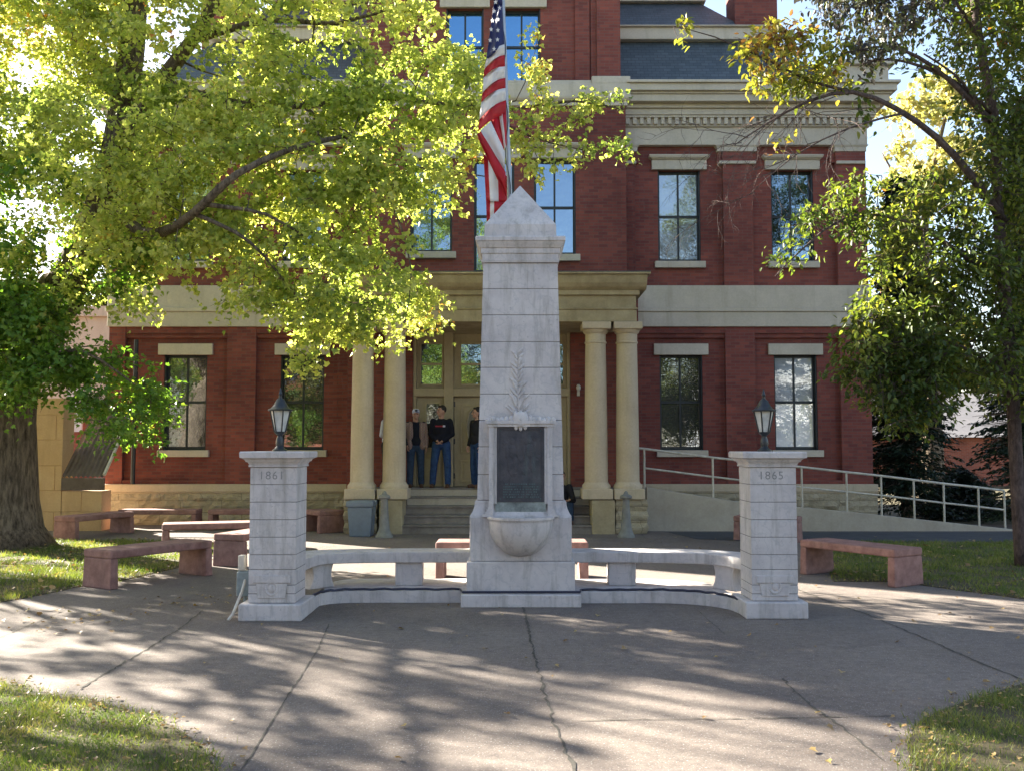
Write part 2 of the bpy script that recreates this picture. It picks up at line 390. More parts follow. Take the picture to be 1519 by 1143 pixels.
lawnFL = [Gd(*p)[:2] for p in [(-260,1000),(-100,1002),(0,1012),(60,1028),(150,1043),(220,1063),(268,1084),(300,1110),(322,1143),(330,1260)]]+[(-1.9,2.6),(-5.5,2.8)]
lawnFR = [Gd(*p)[:2] for p in [(1760,975),(1640,990),(1519,1014),(1440,1038),(1390,1056),(1358,1078),(1346,1105),(1352,1143),(1340,1250)]]+[(2.2,2.6),(6.5,2.6)]
lawnL = [Gd(*p)[:2] for p in [(-400,920),(-200,908),(0,893),(60,882),(115,870),(182,860),(262,842),(322,822),(338,808),(300,803),(185,802),(80,803),(60,806)]]+[(-9.6,18.5),(-16,18.5),(-16,8.6)]
lawnR = [Gd(*p)[:2] for p in [(1236,862),(1330,862),(1400,872),(1519,888),(1620,905),(1760,925),(1900,905),(1800,803),(1519,803),(1240,803),(1215,803)]]
def lawn(name, poly, h=.03):
    o = MB().poly(poly, -.05, h).build(name, M['turf']); tag(o, kind='structure'); return o
for nme, pl in (('lawn', lawnFL), ('lawn', lawnFR), ('lawn', lawnL), ('lawn', lawnR)): lawn(nme, pl, .009)
beyond = [(8.2,21.2),(60,21.2),(60,60),(8.2,60)]

def inpoly(px, py, poly):
    c = np.zeros(len(px), bool); n = len(poly); j = n-1
    for i in range(n):
        xi, yi = poly[i]; xj, yj = poly[j]
        m = ((yi > py) != (yj > py)) & (px < (xj-xi)*(py-yi)/((yj-yi) or 1e-9)+xi); c ^= m; j = i
    return c
def fast_mesh(name, V, faces_loops, starts, totals, mat_, parent=None):
    me = bpy.data.meshes.new(name); me.vertices.add(len(V)); me.vertices.foreach_set('co', V.astype(np.float32).ravel())
    me.loops.add(len(faces_loops)); me.loops.foreach_set('vertex_index', faces_loops.astype(np.int32))
    me.polygons.add(len(starts)); me.polygons.foreach_set('loop_start', starts.astype(np.int32))
    try: me.polygons.foreach_set('loop_total', totals.astype(np.int32))
    except Exception: pass
    me.update(calc_edges=True); me.materials.append(mat_)
    o = bpy.data.objects.new(name, me); COL.objects.link(o)
    if parent: o.parent = parent
    return o
def blades(name, poly, dens, h, w, mat_, z0=.004, seed=1, edge_keep=1.0):
    rg = np.random.default_rng(seed); xs = [p[0] for p in poly]; ys = [p[1] for p in poly]
    n = int((max(xs)-min(xs))*(max(ys)-min(ys))*dens)
    x = rg.uniform(min(xs), max(xs), n); y = rg.uniform(min(ys), max(ys), n)
    k = inpoly(x+rg.normal(0,.05,n), y+rg.normal(0,.05,n), poly); x = x[k]; y = y[k]; n = len(x)
    pn = np.sin(x*2.3+1.7*np.sin(y*1.9+1))*np.sin(y*2.9+1.3*np.sin(x*2.1))+.5*np.sin(x*7.7+2*np.sin(y*6.1))*np.sin(y*8.3); k = rg.random(n) < np.clip(.80+.75*pn,.16,1); x = x[k]; y = y[k]; n = len(x)
    cl = np.sin(x*5.1+1.3*np.sin(y*4.3))*np.sin(y*5.7+1.1*np.sin(x*3.9))
    a = rg.uniform(0, 2*math.pi, n); hh = h*rg.uniform(.45,1.2,n)*(1+.35*cl); ww = w*rg.uniform(.6,1.3,n)
    la = rg.uniform(0, 2*math.pi, n); ln = hh*rg.uniform(.1,1.1,n)
    V = np.zeros((n,3,3)); dx = np.cos(a)*ww/2; dy = np.sin(a)*ww/2
    V[:,0] = np.c_[x-dx,y-dy,np.full(n,z0)]; V[:,1] = np.c_[x+dx,y+dy,np.full(n,z0)]; V[:,2] = np.c_[x+np.cos(la)*ln,y+np.sin(la)*ln,z0+hh]
    o = fast_mesh(name, V.reshape(-1,3), np.arange(3*n), np.arange(n)*3, np.full(n,3), mat_)
    return tag(o, kind='stuff')
g1 = blades('grass', lawnFL, 5600, .046, .006, M['grass'], seed=1); g1['label'] = 'sparse green grass in the near left corner of the plaza'; g1['category'] = 'grass'
g2 = blades('grass', lawnFR, 5600, .046, .006, M['grass'], seed=2); g2['label'] = 'grass patch in the near right corner of the plaza'; g2['category'] = 'grass'
g3 = blades('grass', lawnL, 1500, .065, .012, M['grass'], seed=3); g3['label'] = 'sunlit lawn around the thick maple trunk'; g3['category'] = 'grass'
g4 = blades('grass', lawnR, 1300, .06, .012, M['grass'], seed=4); g4['label'] = 'shaded lawn below the ramp on the right'; g4['category'] = 'grass'

# slab joints and cracks: thin irregular strips of dark filler
def crack(pxs, w, jit, seed, step=.055):
    rg = random.Random(seed); pts = [Gd(*p) for p in pxs]; mb = MB(); out = []
    for a, b in zip(pts[:-1], pts[1:]):
        n = max(2, int((b-a).length/step))
        for i in range(n):
            out.append(a.lerp(b, i/n)+Vector((rg.gauss(0,jit), rg.gauss(0,jit), 0)))
    out.append(pts[-1]); v = []; f = []
    for i, p in enumerate(out):
        d = (out[min(i+1,len(out)-1)]-out[max(i-1,0)]).normalized(); nn = Vector((-d.y,d.x,0)); ww = w*(.30+.75*rg.random()**1.5)/2
        v += [(p.x-nn.x*ww,p.y-nn.y*ww,.004),(p.x+nn.x*ww,p.y+nn.y*ww,.004)]
    for i in range(len(out)-1): f.append((2*i,2*i+1,2*i+3,2*i+2))
    return v, f
cm = MB(); sd_ = 1
for pxs, w, j in [([(776,898),(790,960)],.034,.006),([(790,960),(803,1005),(818,1060),(850,1143),(880,1230)],.028,.008),
    ([(300,905),(270,930),(205,970),(120,1020)],.028,.006),([(488,925),(470,965),(415,1050),(372,1120),(330,1180)],.016,.003),
    ([(1170,868),(1230,892),(1290,912),(1380,950),(1460,985),(1519,1008)],.03,.006),([(1160,1005),(1200,1045),(1245,1075),(1310,1128)],.024,.008),
    ([(860,1069),(960,1067),(1080,1066),(1200,1064),(1330,1061)],.016,.006),([(95,905),(0,945),(-80,975)],.016,.004),
    ([(1035,905),(1075,940)],.012,.004),([(1090,935),(1290,936)],.008,.006),([(630,990),(720,985),(830,975)],.006,.01),
    ([(950,872),(1080,868)],.01,.004),([(560,800),(760,785)],.012,.003),([(960,800),(935,775)],.012,.003),([(700,812),(670,795)],.01,.003),([(930,812),(1010,790)],.012,.003),
    ([(340,880),(200,905)],.012,.004)]:
    cm.add(*crack(pxs, w, j, sd_)); sd_ += 1
o = cm.build('pavement_joints', M['crack'], fix=False); tag(o, kind='structure')

# ------------------------------------------------------------------ monument (obelisk)
MX = .094; MY = 10.86                                        # axis of the obelisk
mon = empty('obelisk_monument', (MX, MY, 0), 'tall pale marble obelisk with a pyramid tip, bronze plaque and half-round basin', 'monument')
def block_stack(cx, cy, zs, wf, df, name, parent, gap=.006, mat_=None, bev=.007):
    """courses of stone with fine recessed joints: one mesh"""
    mb = MB(); jm = MB()
    for a, b in zip(zs[:-1], zs[1:]):
        w0, w1, d0, d1 = wf(a), wf(b), df(a), df(b)
        mb.stack(cx, cy, [(a+gap/2, w0-2*bev, d0-2*bev), (a+gap/2+bev, w0, d0), (b-gap/2-bev, w1, d1), (b-gap/2, w1-2*bev, d1-2*bev)])
        if b != zs[-1]: jm.stack(cx, cy, [(b-gap*.7, w1-1.5*bev, d1-1.5*bev), (b+gap*.7, w1-1.5*bev, d1-1.5*bev)])
    o = mb.build(name, mat_ or M['marble'], parent); jm.build('mortar_joints', M['joint'], o); return o
Yf = 10.30                                                   # front of the lower pedestal
def zf(v, Y=Yf): return ZZ(v, Y)
z1 = .137; z2 = zf(832); z3 = zf(766); z4 = zf(742)
dS = 1.02; wS0 = .95
MB().box(MX-.585, MX+.585, MY-.59, MY+.59, z1+.003, z2).build('pedestal', M['marble'], mon, bevel=.012, seg=2)
MB().box(MX-.553, MX+.553, MY-.56, MY+.56, z2+.002, z3).build('pedestal_block', M['marble'], mon, bevel=.008)
pr = [(z3+.002,1.106,1.10)]
for i in range(7):
    t = i/6; pr.append((z3+.012+(z4-z3-.03)*t, 1.10-(1.10-wS0-.05)*math.sin(t*math.pi/2)**.8, 1.09-(1.09-.97)*math.sin(t*math.pi/2)**.8))
pr += [(z4-.02,wS0+.055,.975),(z4-.003,wS0+.03,.955)]
MB().stack(MX, MY, pr).build('base_moulding', M['marble'], mon)
zt = ZZ(390, 10.45); ztop = zt
wf = lambda z: wS0+(.83-wS0)*(z-z4)/(zt-z4)
df = lambda z: .93+(.82-.93)*(z-z4)/(zt-z4)
zs = [z4]+[ZZ(v, 10.42) for v in (703,662,623,584,545,507,467,428)]+[zt]
block_stack(MX, MY, zs, wf, df, 'shaft', mon, gap=.005, bev=.005)
yF = lambda z: MY-df(z)/2
zc = ZZ(351, 10.4)
h = zc-zt
MB().stack(MX, MY, [(zt+.001,.86,.86),(zt+.03,.875,.875),(zt+.035,.85,.85),(zt+.10,.855,.855),(zt+.105,.88,.88),(zt+.16,.885,.885),(zt+.165,.91,.91),(zt+.20,.95,.95),(zc-.055,.98,.98),(zc-.05,1.0,1.0),(zc-.012,1.0,1.0),(zc,.985,.985)]).build('cornice', M['marble'], mon)
zp = ZZ(334, 10.5); za = P(772, 276, MY).z
MB().stack(MX, MY, [(zc+.001,.81,.81),(zp,.80,.80),(za,.006,.006)]).build('pyramid_cap', M['marble'], mon)
# plaque surround with a small crest, plaque, stained sill, basin
zA, zB = ZZ(628, 10.3), ZZ(744, 10.3)
yP = MY-.50
fw = .345
fr = MB()
fr.box(MX-fw, MX-fw+.055, yP-.035, MY-.40, zB-.02, zA); fr.box(MX+fw-.055, MX+fw, yP-.035, MY-.40, zB-.02, zA)
fr.box(MX-fw-.03, MX+fw+.03, yP-.06, MY-.40, zA+.002, zA+.035); fr.box(MX-fw-.015, MX+fw+.015, yP-.045, MY-.40, zA-.03, zA)
for sgn in (-1,1):
    fr.box(MX+sgn*(fw-.056), MX+sgn*(fw-.085), yP-.022, MY-.40, zB-.02, zA-.032)
    for k in range(5):                                        # flared feet
        t0, t1 = k/5, (k+1)/5
        fr.box(MX+sgn*(fw-.05), MX+sgn*(fw+.07*t1**2), yP-.035-.05*t1, MY-.40, zB-.02-.14*t1, zB-.02-.14*t0-.001)
for k in range(15):                                           # crest
    x = -fw-.01+(2*fw+.02)*k/14; hgt = .028+.085*math.exp(-((x)/.09)**2)+.02*abs(math.sin(k*1.3))
    fr.ell((MX+x, yP-.02, zA+.035), (.032,.022,hgt), 10, 6)
fr.ell((MX, yP-.035, zA+.05), (.085,.03,.085), 14, 8)
fr.build('plaque_surround', M['marble'], mon, smooth=True)
px0, px1 = MX-.255, MX+.255
MB().box(px0, px1, yP-.012, MY-.42, zB, zA-.04).build('plaque', M['bronze'], mon, bevel=.006)
rel = MB(); rr = random.Random(3)
def relpt(x, z, r1, r2, d=.010): rel.ell((MX+x, yP-.012, z), (r1, d, r2), 10, 6)
zm = (zA+zB)/2
for (x, z) in ((-.09, zm+.12), (.10, zm+.13)):                # two standing relief figures
    relpt(x, z+.11, .030, .038, .007); relpt(x, z, .050, .085, .008); relpt(x-.03, z-.14, .026, .10, .006); relpt(x+.03, z-.14, .026, .10, .006)
    relpt(x+.06, z+.02, .02, .09, .006); relpt(x-.06, z-.01, .02, .08, .006)
for k in range(26):
    relpt(rr.uniform(-.2,.2), zm+rr.uniform(-.12,.30), rr.uniform(.015,.05), rr.uniform(.01,.06), .004)
lt = MB()
for row in range(6):                                          # worn raised lettering, not readable
    z = zB+.045+row*.028
    x = -.19+.02*(row == 5)
    while x < .19-.02*(row == 5):
        l = rr.uniform(.008,.02); lt.box(MX+x, MX+x+l, yP-.017, yP-.010, z, z+.016); x += l+rr.choice([.006,.006,.02])
rel.build('plaque_relief', M['bronze'], mon, smooth=True)
M['verdigris'] = mat('verdigris', m_mottle((.05,.075,.085),(.11,.15,.15), 12, .7, 60, .5))
lt.build('plaque_lettering', M['verdigris'], mon)
bd = MB()
for a in ((px0,px0+.02,zB,zA-.04),(px1-.02,px1,zB,zA-.04),(px0+.02,px1-.02,zB,zB+.02),(px0+.02,px1-.02,zA-.06,zA-.04)): bd.box(a[0],a[1],yP-.022,yP-.0121,a[2],a[3])
bd.build('plaque_border', M['bronze'], mon)
for a in (px0+.035, px1-.035):
    for b_ in (zB+.035, zA-.075): MB().ell((a,yP-.014,b_), (.009,.006,.009), 10, 6).build('bolt', M['verdigris'], mon, smooth=True)
MB().box(MX-.275, MX+.275, yP-.015, MY-.40, z3-.02, zB-.003).build('stained_back', M['stain'], mon)
zr = ZZ(768, 10.0); rb = .355
mb = MB(); rb_y = MY-.52
mb.lathe(MX, rb_y, [(rb*1.04,zr),(rb*1.04,zr-.025),(rb*1.0,zr-.04),(rb*.985,zr-.06)]+[(rb*.985*math.cos(t*math.pi/2*.99), zr-.06-.375*math.sin(t*math.pi/2)) for t in [i/10 for i in range(11)]], 28, math.pi, 2*math.pi)
mb.lathe(MX, rb_y, [(rb*1.04,zr),(rb*.85,zr),(rb*.80,zr-.10),(.02,zr-.14)], 28, math.pi, 2*math.pi)
mb.build('basin', M['marble'], mon, smooth=True)
# laurel spray in relief
lr = MB(); za0, za1 = ZZ(622, 10.4), ZZ(520, 10.4)
def lpt(x, z): return (MX-.03+x, yF(z)-.004, z)
lr.tube([lpt(.012*math.sin(t*9), za0+(za1-za0)*t) for t in [i/12 for i in range(13)]], [.011*(1-.6*i/12) for i in range(13)], 6)
for k in range(17):
    t = k/17; z = za0+(za1-za0)*t; L = .17*(1-.62*t)+.02*math.sin(k*2.1)
    for sg in (-1, 1):
        th_ = math.radians(38+16*math.sin(k*1.7+sg)); c = Vector((MX-.03+sg*math.sin(th_)*L*.5, yF(z)-.004, z+math.cos(th_)*L*.5+.01*sg))
        lr.ell(c, (.016, .013, L*.5), 8, 6, Matrix.Rotation(sg*th_, 3, 'Y'))
lr.build('laurel_relief', M['marble'], mon, smooth=True)

# ------------------------------------------------------------------ exedra: kerb step, curved benches, pipe
def curve_px(pxs, z, n=6):
    p = [Gd(u, v, z) for u, v in pxs]; out = []
    for i in range(len(p)-1):
        a, b, c, d = p[max(i-1,0)], p[i], p[i+1], p[min(i+2,len(p)-1)]
        for k in range(n):
            t = k/n; out.append(.5*((2*b)+(c-a)*t+(2*a-5*b+4*c-d)*t*t+(3*b-a-3*c+d)*t**3))
    out.append(p[-1]); return out
fL = curve_px([(449,918),(455,910),(470,899),(502,894),(560,893),(620,893),(690,893)], 0)
fR = curve_px([(855,894),(920,894),(985,894),(1040,897),(1080,903),(1100,911),(1110,916)], 0)
def ribbon(path, w, z0, z1, joints=None):
    mb = MB(); n = len(path); L = []
    for i, p in enumerate(path):
        d = (path[min(i+1,n-1)]-path[max(i-1,0)]); d.z = 0; d.normalize(); nn = Vector((-d.y, d.x, 0))
        L.append((Vector((p.x,p.y,0)), Vector((p.x,p.y,0))+(nn*w if w < .8 else Vector((0,w,0)))))
    segs = [(0, n-1)] if not joints else list(zip([0]+joints, joints+[n-1]))
    for a, b in segs:
        v = []; f = []; m = b-a+1
        for i in range(a, b+1):
            f0, b0 = L[i]
            if joints and i == a and a: f0 = f0.lerp(L[i+1][0], .02); b0 = b0.lerp(L[i+1][1], .02)
            v += [(f0.x,f0.y,z0),(f0.x,f0.y,z1),(b0.x,b0.y,z1),(b0.x,b0.y,z0)]
        for i in range(m-1):
            for k in range(4): f.append((4*i+k, 4*i+(k+1)%4, 4*i+4+(k+1)%4, 4*i+4+k))
        f += [(0,1,2,3),(4*m-1,4*m-2,4*m-3,4*m-4)]; mb.add(v, f)
    return mb
kerb = empty('marble_kerb', (MX, 10.3, 0), 'low marble step curving from pillar to pillar beneath the obelisk', 'kerb')
ribbon(fL, 1.0, 0, .125, [14, 26]).build('kerb_stone', M['marble'], kerb, bevel=.006)
ribbon(fR, 1.0, 0, .125, [8, 14]).build('kerb_stone', M['marble'], kerb, bevel=.006)
MB().box(-.545, .735, 10.13, 11.6, 0, .134).build('centre_step', M['marble'], kerb, bevel=.008)
# pipe lying along the top of the step
off = lambda path, d: [Vector((p.x, p.y+d, .140)) for p in path]
pp = off(fL[9:], .05); pp = pp[:-1]+[Vector((-.53,10.22,.15)), Vector((.73,10.22,.15))]+off(fR[1:-7], .05)
pp = [p+Vector((0, .012*math.sin(i*1.3), .004*math.sin(i*2.1))) for i, p in enumerate(pp)]
o = MB().tube(pp, .013, 6).build('black_pipe', M['hose'], smooth=True); tag(o, 'thin dark pipe lying along the curved marble step', 'pipe')

def exedra_bench(name, label, front, legs, endx):
    t = empty(name, (front[len(front)//2].x, front[len(front)//2].y+.2, .125), label, 'bench', 'curved marble benches of the memorial')
    path = [Vector((p.x,p.y,0)) for p in front]
    mb = ribbon(path, .42, .39, .51); mb.build('seat', M['marble'], t, bevel=.012, seg=2)
    for (i, kind) in legs:
        p = path[i]; d = (path[min(i+1,len(path)-1)]-path[max(i-1,0)]).normalized(); nn = Vector((-d.y,d.x,0))
        mb = MB()
        W = .155
        prof = []                                             # leg profile across the width w
        for k in range(9):
            q = k/8; z = .126+(.389-.126)*q
            wv = W*(1+.0*q) if kind == 'block' else W*(1.0-.25*math.sin(q*math.pi)+.12*(1-q))
            prof.append((wv, z))
        v = []; f = []
        for wv, z in prof:
            for s1, s2 in ((-1,0),(1,0),(1,1),(-1,1)):
                q = p+d*(s1*wv)+nn*(.05+s2*.30); v.append((q.x,q.y,z))
        for k in range(8):
            for a in range(4): f.append((4*k+a,4*k+(a+1)%4,4*k+4+(a+1)%4,4*k+4+a))
        f += [(0,1,2,3),(32,33,34,35)]
        mb.add(v, f).build('leg', M['marble'], t, bevel=.006)
    return t
bL = curve_px([(440,834),(452,829),(476,821.5),(502,819.5),(560,818.5),(630,818),(697,818)], .51)
bR = curve_px([(846,818),(912,818),(980,818.5),(1040,820),(1080,824),(1105,830)], .51)
exedra_bench('curved_bench', 'curved marble bench joining the left pillar to the obelisk', bL, [(14,'scroll'),(28,'block')], 0)
exedra_bench('curved_bench', 'curved marble bench joining the right pillar to the obelisk', bR, [(7,'block'),(22,'scroll')], 0)

# ------------------------------------------------------------------ gate pillars
def text_obj(body, parent, loc, size, mat_, extr=.004, rot=(math.pi/2,0,0), name='inscription'):
    c = bpy.data.curves.new(name, 'FONT'); c.body = body; c.size = size; c.extrude = extr; c.align_x = 'CENTER'; c.align_y = 'CENTER'
    c.resolution_u = 3; c.space_character = 1.15; c.materials.append(mat_)
    o = bpy.data.objects.new(name, c); COL.objects.link(o); L = ORG.get(parent.name, Vector())
    o.location = Vector(loc)-L; o.rotation_euler = rot; o.parent = parent; return o
M['engrave'] = mat('engraved_shadow_stone', m_plain((.25,.245,.245), .8, 0, .3, .2, 40))
def pillar(label, cx, Yf, year, vs):
    dW = .46; cy = Yf+.07+dW/2
    t = empty('stone_pillar', (cx, cy, 0), label, 'pillar', 'dated marble pillars flanking the obelisk')
    def z(v): return ZZ(v, Yf+.07)
    MB().box(cx-.31, cx+.31, Yf, Yf+.62, 0, .165).build('plinth', M['marble'], t, bevel=.014, seg=2)
    zt = z(692)
    zs = [.167]+[z(v) for v in vs if z(v) > .2 and z(v) < zt-.05][::-1] + [zt]
    block_stack(cx, cy, sorted(zs), lambda q: dW, lambda q: dW, 'shaft', t, gap=.005, bev=.004)
    MB().stack(cx, cy, [(zt+.001,dW+.03,dW+.03),(zt+.018,dW+.035,dW+.035),(zt+.02,dW+.02,dW+.02),(zt+.05,dW+.05,dW+.05),(zt+.052,dW+.075,dW+.075),(zt+.075,dW+.10,dW+.10),(zt+.09,dW+.15,dW+.15),(zt+.092,dW+.175,dW+.175),(zt+.14,dW+.18,dW+.18),(zt+.155,dW+.165,dW+.165)]).build('cap', M['marble'], t)
    # lower recessed shield panel
    fy = cy-dW/2
    zp0, zp1 = z(893), z(867)+.02
    pm = MB()
    v = [(cx-.155,fy-.012,zp1+.0),(cx+.155,fy-.012,zp1),(cx+.135,fy-.012,.215),(cx-.135,fy-.012,.215)]
    v += [(a,fy+.02,c) for a,b,c in v]
    pm.add(v, [(0,1,2,3),(0,4,5,1),(1,5,6,2),(2,6,7,3),(3,7,4,0)])
    pm.box(cx-.185, cx+.185, fy-.02, fy+.02, zp1+.003, zp1+.075)
    pm.build('panel', M['marble'], t, bevel=.004)
    em = MB()
    for k in range(20):
        a = 2*math.pi*k/20; em.ell((cx+.055*math.cos(a), fy-.013, .31+.062*math.sin(a)), (.012,.008,.014), 8, 5)
    em.ell((cx, fy-.013, .31), (.035,.008,.04), 12, 6)
    em.build('wreath_relief', M['marble'], t, smooth=True)
    text_obj(year, t, (cx-.02, fy-.0005, (zt+z(718))/2+.0), .115, M['engrave'], .0015)
    return t, cx, cy, zt+.155
VS = (718,744,770,796,822,844,867,880)
pL, pLx, pLy, pLz = pillar('square marble pillar left of the obelisk, carved 1861', -2.365, 9.33, '1861', VS)
pR, pRx, pRy, pRz = pillar('square marble pillar right of the obelisk, carved 1865', 2.625, 9.46, '1865', VS)

def lamp(cx, cy, z0, label):
    t = empty('post_lamp', (cx, cy, z0), label, 'lantern', 'black lanterns on the marble pillars')
    MB().lathe(cx, cy, [(.075,z0+.001),(.075,z0+.015),(.05,z0+.03),(.035,z0+.05),(.042,z0+.08),(.038,z0+.12),(.026,z0+.15),(.03,z0+.165),(.055,z0+.185),(.06,z0+.20)], 16).build('base', M['black'], t, smooth=True)
    zb, zt = z0+.20, z0+.41
    MB().lathe(cx, cy, [(.052,zb),(.098,zt)], 6).build('glass', M['lampglass'], t)
    fm = MB()
    for k in range(6):
        a = math.pi*2*k/6; fm.tube([(cx+.056*math.cos(a),cy+.056*math.sin(a),zb-.005),(cx+.103*math.cos(a),cy+.103*math.sin(a),zt+.005)], .0075, 6)
    fm.build('frame', M['black'], t)
    MB().lathe(cx, cy, [(.125,zt),(.128,zt+.012),(.10,zt+.025),(.07,zt+.06),(.045,zt+.11),(.028,zt+.125),(.020,zt+.13),(.016,zt+.16),(.022,zt+.17),(.016,zt+.185),(.004,zt+.235)], 12).build('roof', M['black'], t, smooth=True)
    return t
lamp(pLx+.0, pLy, pLz, 'black lantern standing on the left marble pillar')
lamp(pRx-.02, pRy, pRz, 'black lantern standing on the right marble pillar')

# electrical box beside the left pillar
ub = empty('utility_box', (-2.72, 9.75, 0), 'small grey outlet box on a post beside the left pillar', 'utility box')
MB().box(-2.79, -2.66, 9.66, 9.80, .19, .44).build('box', M['meter'], ub, bevel=.008)
MB().box(-2.785, -2.715, 9.68, 9.76, .445, .60).build('cover', M['pale_plastic'], ub, bevel=.008)
MB().tube([(-2.70,9.70,.40),(-2.715,9.60,.25),(-2.76,9.45,.05),(-2.79,9.40,0)], .016, 6).build('conduit', M['pale_plastic'], ub, smooth=True)
MB().tube([(-2.72,9.74,0),(-2.72,9.74,.19)], .02, 6).build('post', M['meter'], ub)

# ------------------------------------------------------------------ pink granite benches
def granite_bench(p0, p1, width, h, label, over=.10, leg_t=.10, group='pink granite benches round the plaza'):
    """p0, p1: ground points under the two end slabs"""
    p0 = Vector((*p0[:2],0)); p1 = Vector((*p1[:2],0)); L = (p1-p0).length
    t = empty('granite_bench', ((p0.x+p1.x)/2, (p0.y+p1.y)/2, 0), label, 'bench', group)
    t.rotation_euler.z = math.atan2(p1.y-p0.y, p1.x-p0.x)
    ORG[t.name] = Vector()
    MB().add(*_slab(L/2+leg_t/2, width/2, h-.10, h)).build('seat', M['granite'], t, bevel=.02, seg=2)
    for s in (-1, 1):
        MB().stack(s*(L/2-.004), 0, [(0, leg_t+.012, width*1.02), (h-.1005, leg_t-.004, width*.985)]).build('leg', M['granite'], t, bevel=.012, seg=2)
    return t
def _slab(hx, hy, z0, z1):
    return [(-hx,-hy,z0),(hx,-hy,z0),(hx,hy,z0),(-hx,hy,z0),(-hx,-hy,z1),(hx,-hy,z1),(hx,hy,z1),(-hx,hy,z1)], [(0,3,2,1),(4,5,6,7),(0,1,5,4),(1,2,6,5),(2,3,7,6),(3,0,4,7)]
G2 = lambda u, v: Gd(u, v)
granite_bench(G2(148,871), G2(290,851), .54, .46, 'pink granite bench on the left lawn edge, nearest to the left pillar')
granite_bench(G2(1344,868), G2(1212,849), .54, .46, 'pink granite bench at the near edge of the right lawn')
granite_bench((G2(348,836).x,13.62), (-3.7,14.7), .50, .46, 'pink granite bench half hidden behind the left pillar')
granite_bench((G2(275,806).x,15.75), (-4.0,16.3), .50, .44, 'pink granite bench behind the front left bench')
granite_bench((-8.25,17.6), (-7.75,18.9), .52, .42, 'pink granite bench beside the cream block wall')
granite_bench((-.93,12.45), (.93,12.45), .50, .48, 'pink granite bench directly behind the obelisk')
granite_bench((5.15,17.15), (4.2,17.6), .50, .44, 'pink granite bench behind the right pillar near the ramp')
granite_bench((XX(191,19.7),19.6), (XX(298,19.7),19.6), .42, .42, 'long granite bench against the courthouse base, farthest left')
granite_bench((XX(322,19.7),19.6), (XX(440,19.7),19.6), .42, .42, 'second granite bench against the courthouse base')
granite_bench((XX(470,19.2),19.35), (XX(497,19.2),18.9), .55, .44, 'granite bench end close to the waste bin')

# ------------------------------------------------------------------ bin and ash posts
bx0, bx1 = XX(518,18.1), XX(556,18.1); bc = (bx0+bx1)/2
bn = empty('waste_bin', (bc, 18.2, 0), 'square blue-grey plastic waste bin in front of the left porch columns', 'bin')
MB().frus(bc, 18.2, 0, .56, .40, .40, .48, .48).build('body', M['bin'], bn, bevel=.02, seg=2)
MB().stack(bc, 18.2, [(.562,.50,.50),(.60,.52,.52),(.66,.52,.52),(.675,.49,.49)]).build('rim', M['bin'], bn, bevel=.01)
def ash(u, label):
    x = XX(u, 17.95); t = empty('ash_post', (x, 17.95, 0), label, 'ash bin', 'tapered smokers posts by the porch')
    MB().lathe(x, 17.95, [(.17,0),(.17,.03),(.14,.07),(.105,.16),(.085,.35),(.065,.70),(.068,.72)], 20).build('body', M['urn'], t, smooth=True)
    MB().lathe(x, 17.95, [(.10,.722),(.115,.74),(.115,.77),(.10,.785),(.05,.81),(.035,.85),(.012,.87)], 20).build('cap', M['urn'], t, smooth=True)
ash(571.5, 'grey tapered ash post by the left porch columns')
ash(927.5, 'grey tapered ash post by the right porch columns')

# ------------------------------------------------------------------ courthouse
YW, YT, YD = 20.9, 20.45, 20.6        # wing wall, tower wall, door wall
ch = empty('courthouse', (-.4, 20.5, 0), 'red brick courthouse with cream trim, pillared porch, tower front and slate roof', 'courthouse')
xw = lambda u, v=600: P(u, v, YW).x
zw = lambda v: ZZ(v, YW)
xt = lambda u, v=300: P(u, v, YT).x
zt_ = lambda v: ZZ(v, YT)
WIN = []
def wall_open(x0, x1, z0, z1, Y, opens, depth=.22):
    """front skin with real openings and their reveals"""
    mb = MB(); xs = sorted({x0, x1, *[o[0] for o in opens], *[o[1] for o in opens]}); zs = sorted({z0, z1, *[o[2] for o in opens], *[o[3] for o in opens]})
    for a, b in zip(xs[:-1], xs[1:]):
        for c, d in zip(zs[:-1], zs[1:]):
            mx, mz = (a+b)/2, (c+d)/2
            if any(o[0] < mx < o[1] and o[2] < mz < o[3] for o in opens): continue
            mb.add([(a,Y,c),(b,Y,c),(b,Y,d),(a,Y,d)], [(0,1,2,3)])
    for a, b, c, d in opens:
        mb.add([(a,Y,c),(a,Y+depth,c),(a,Y+depth,d),(a,Y,d)], [(0,1,2,3)]); mb.add([(b,Y,c),(b,Y+depth,c),(b,Y+depth,d),(b,Y,d)], [(3,2,1,0)])
        mb.add([(a,Y,c),(b,Y,c),(b,Y+depth,c),(a,Y+depth,c)], [(0,1,2,3)]); mb.add([(a,Y,d),(b,Y,d),(b,Y+depth,d),(a,Y+depth,d)], [(3,2,1,0)])
    return mb
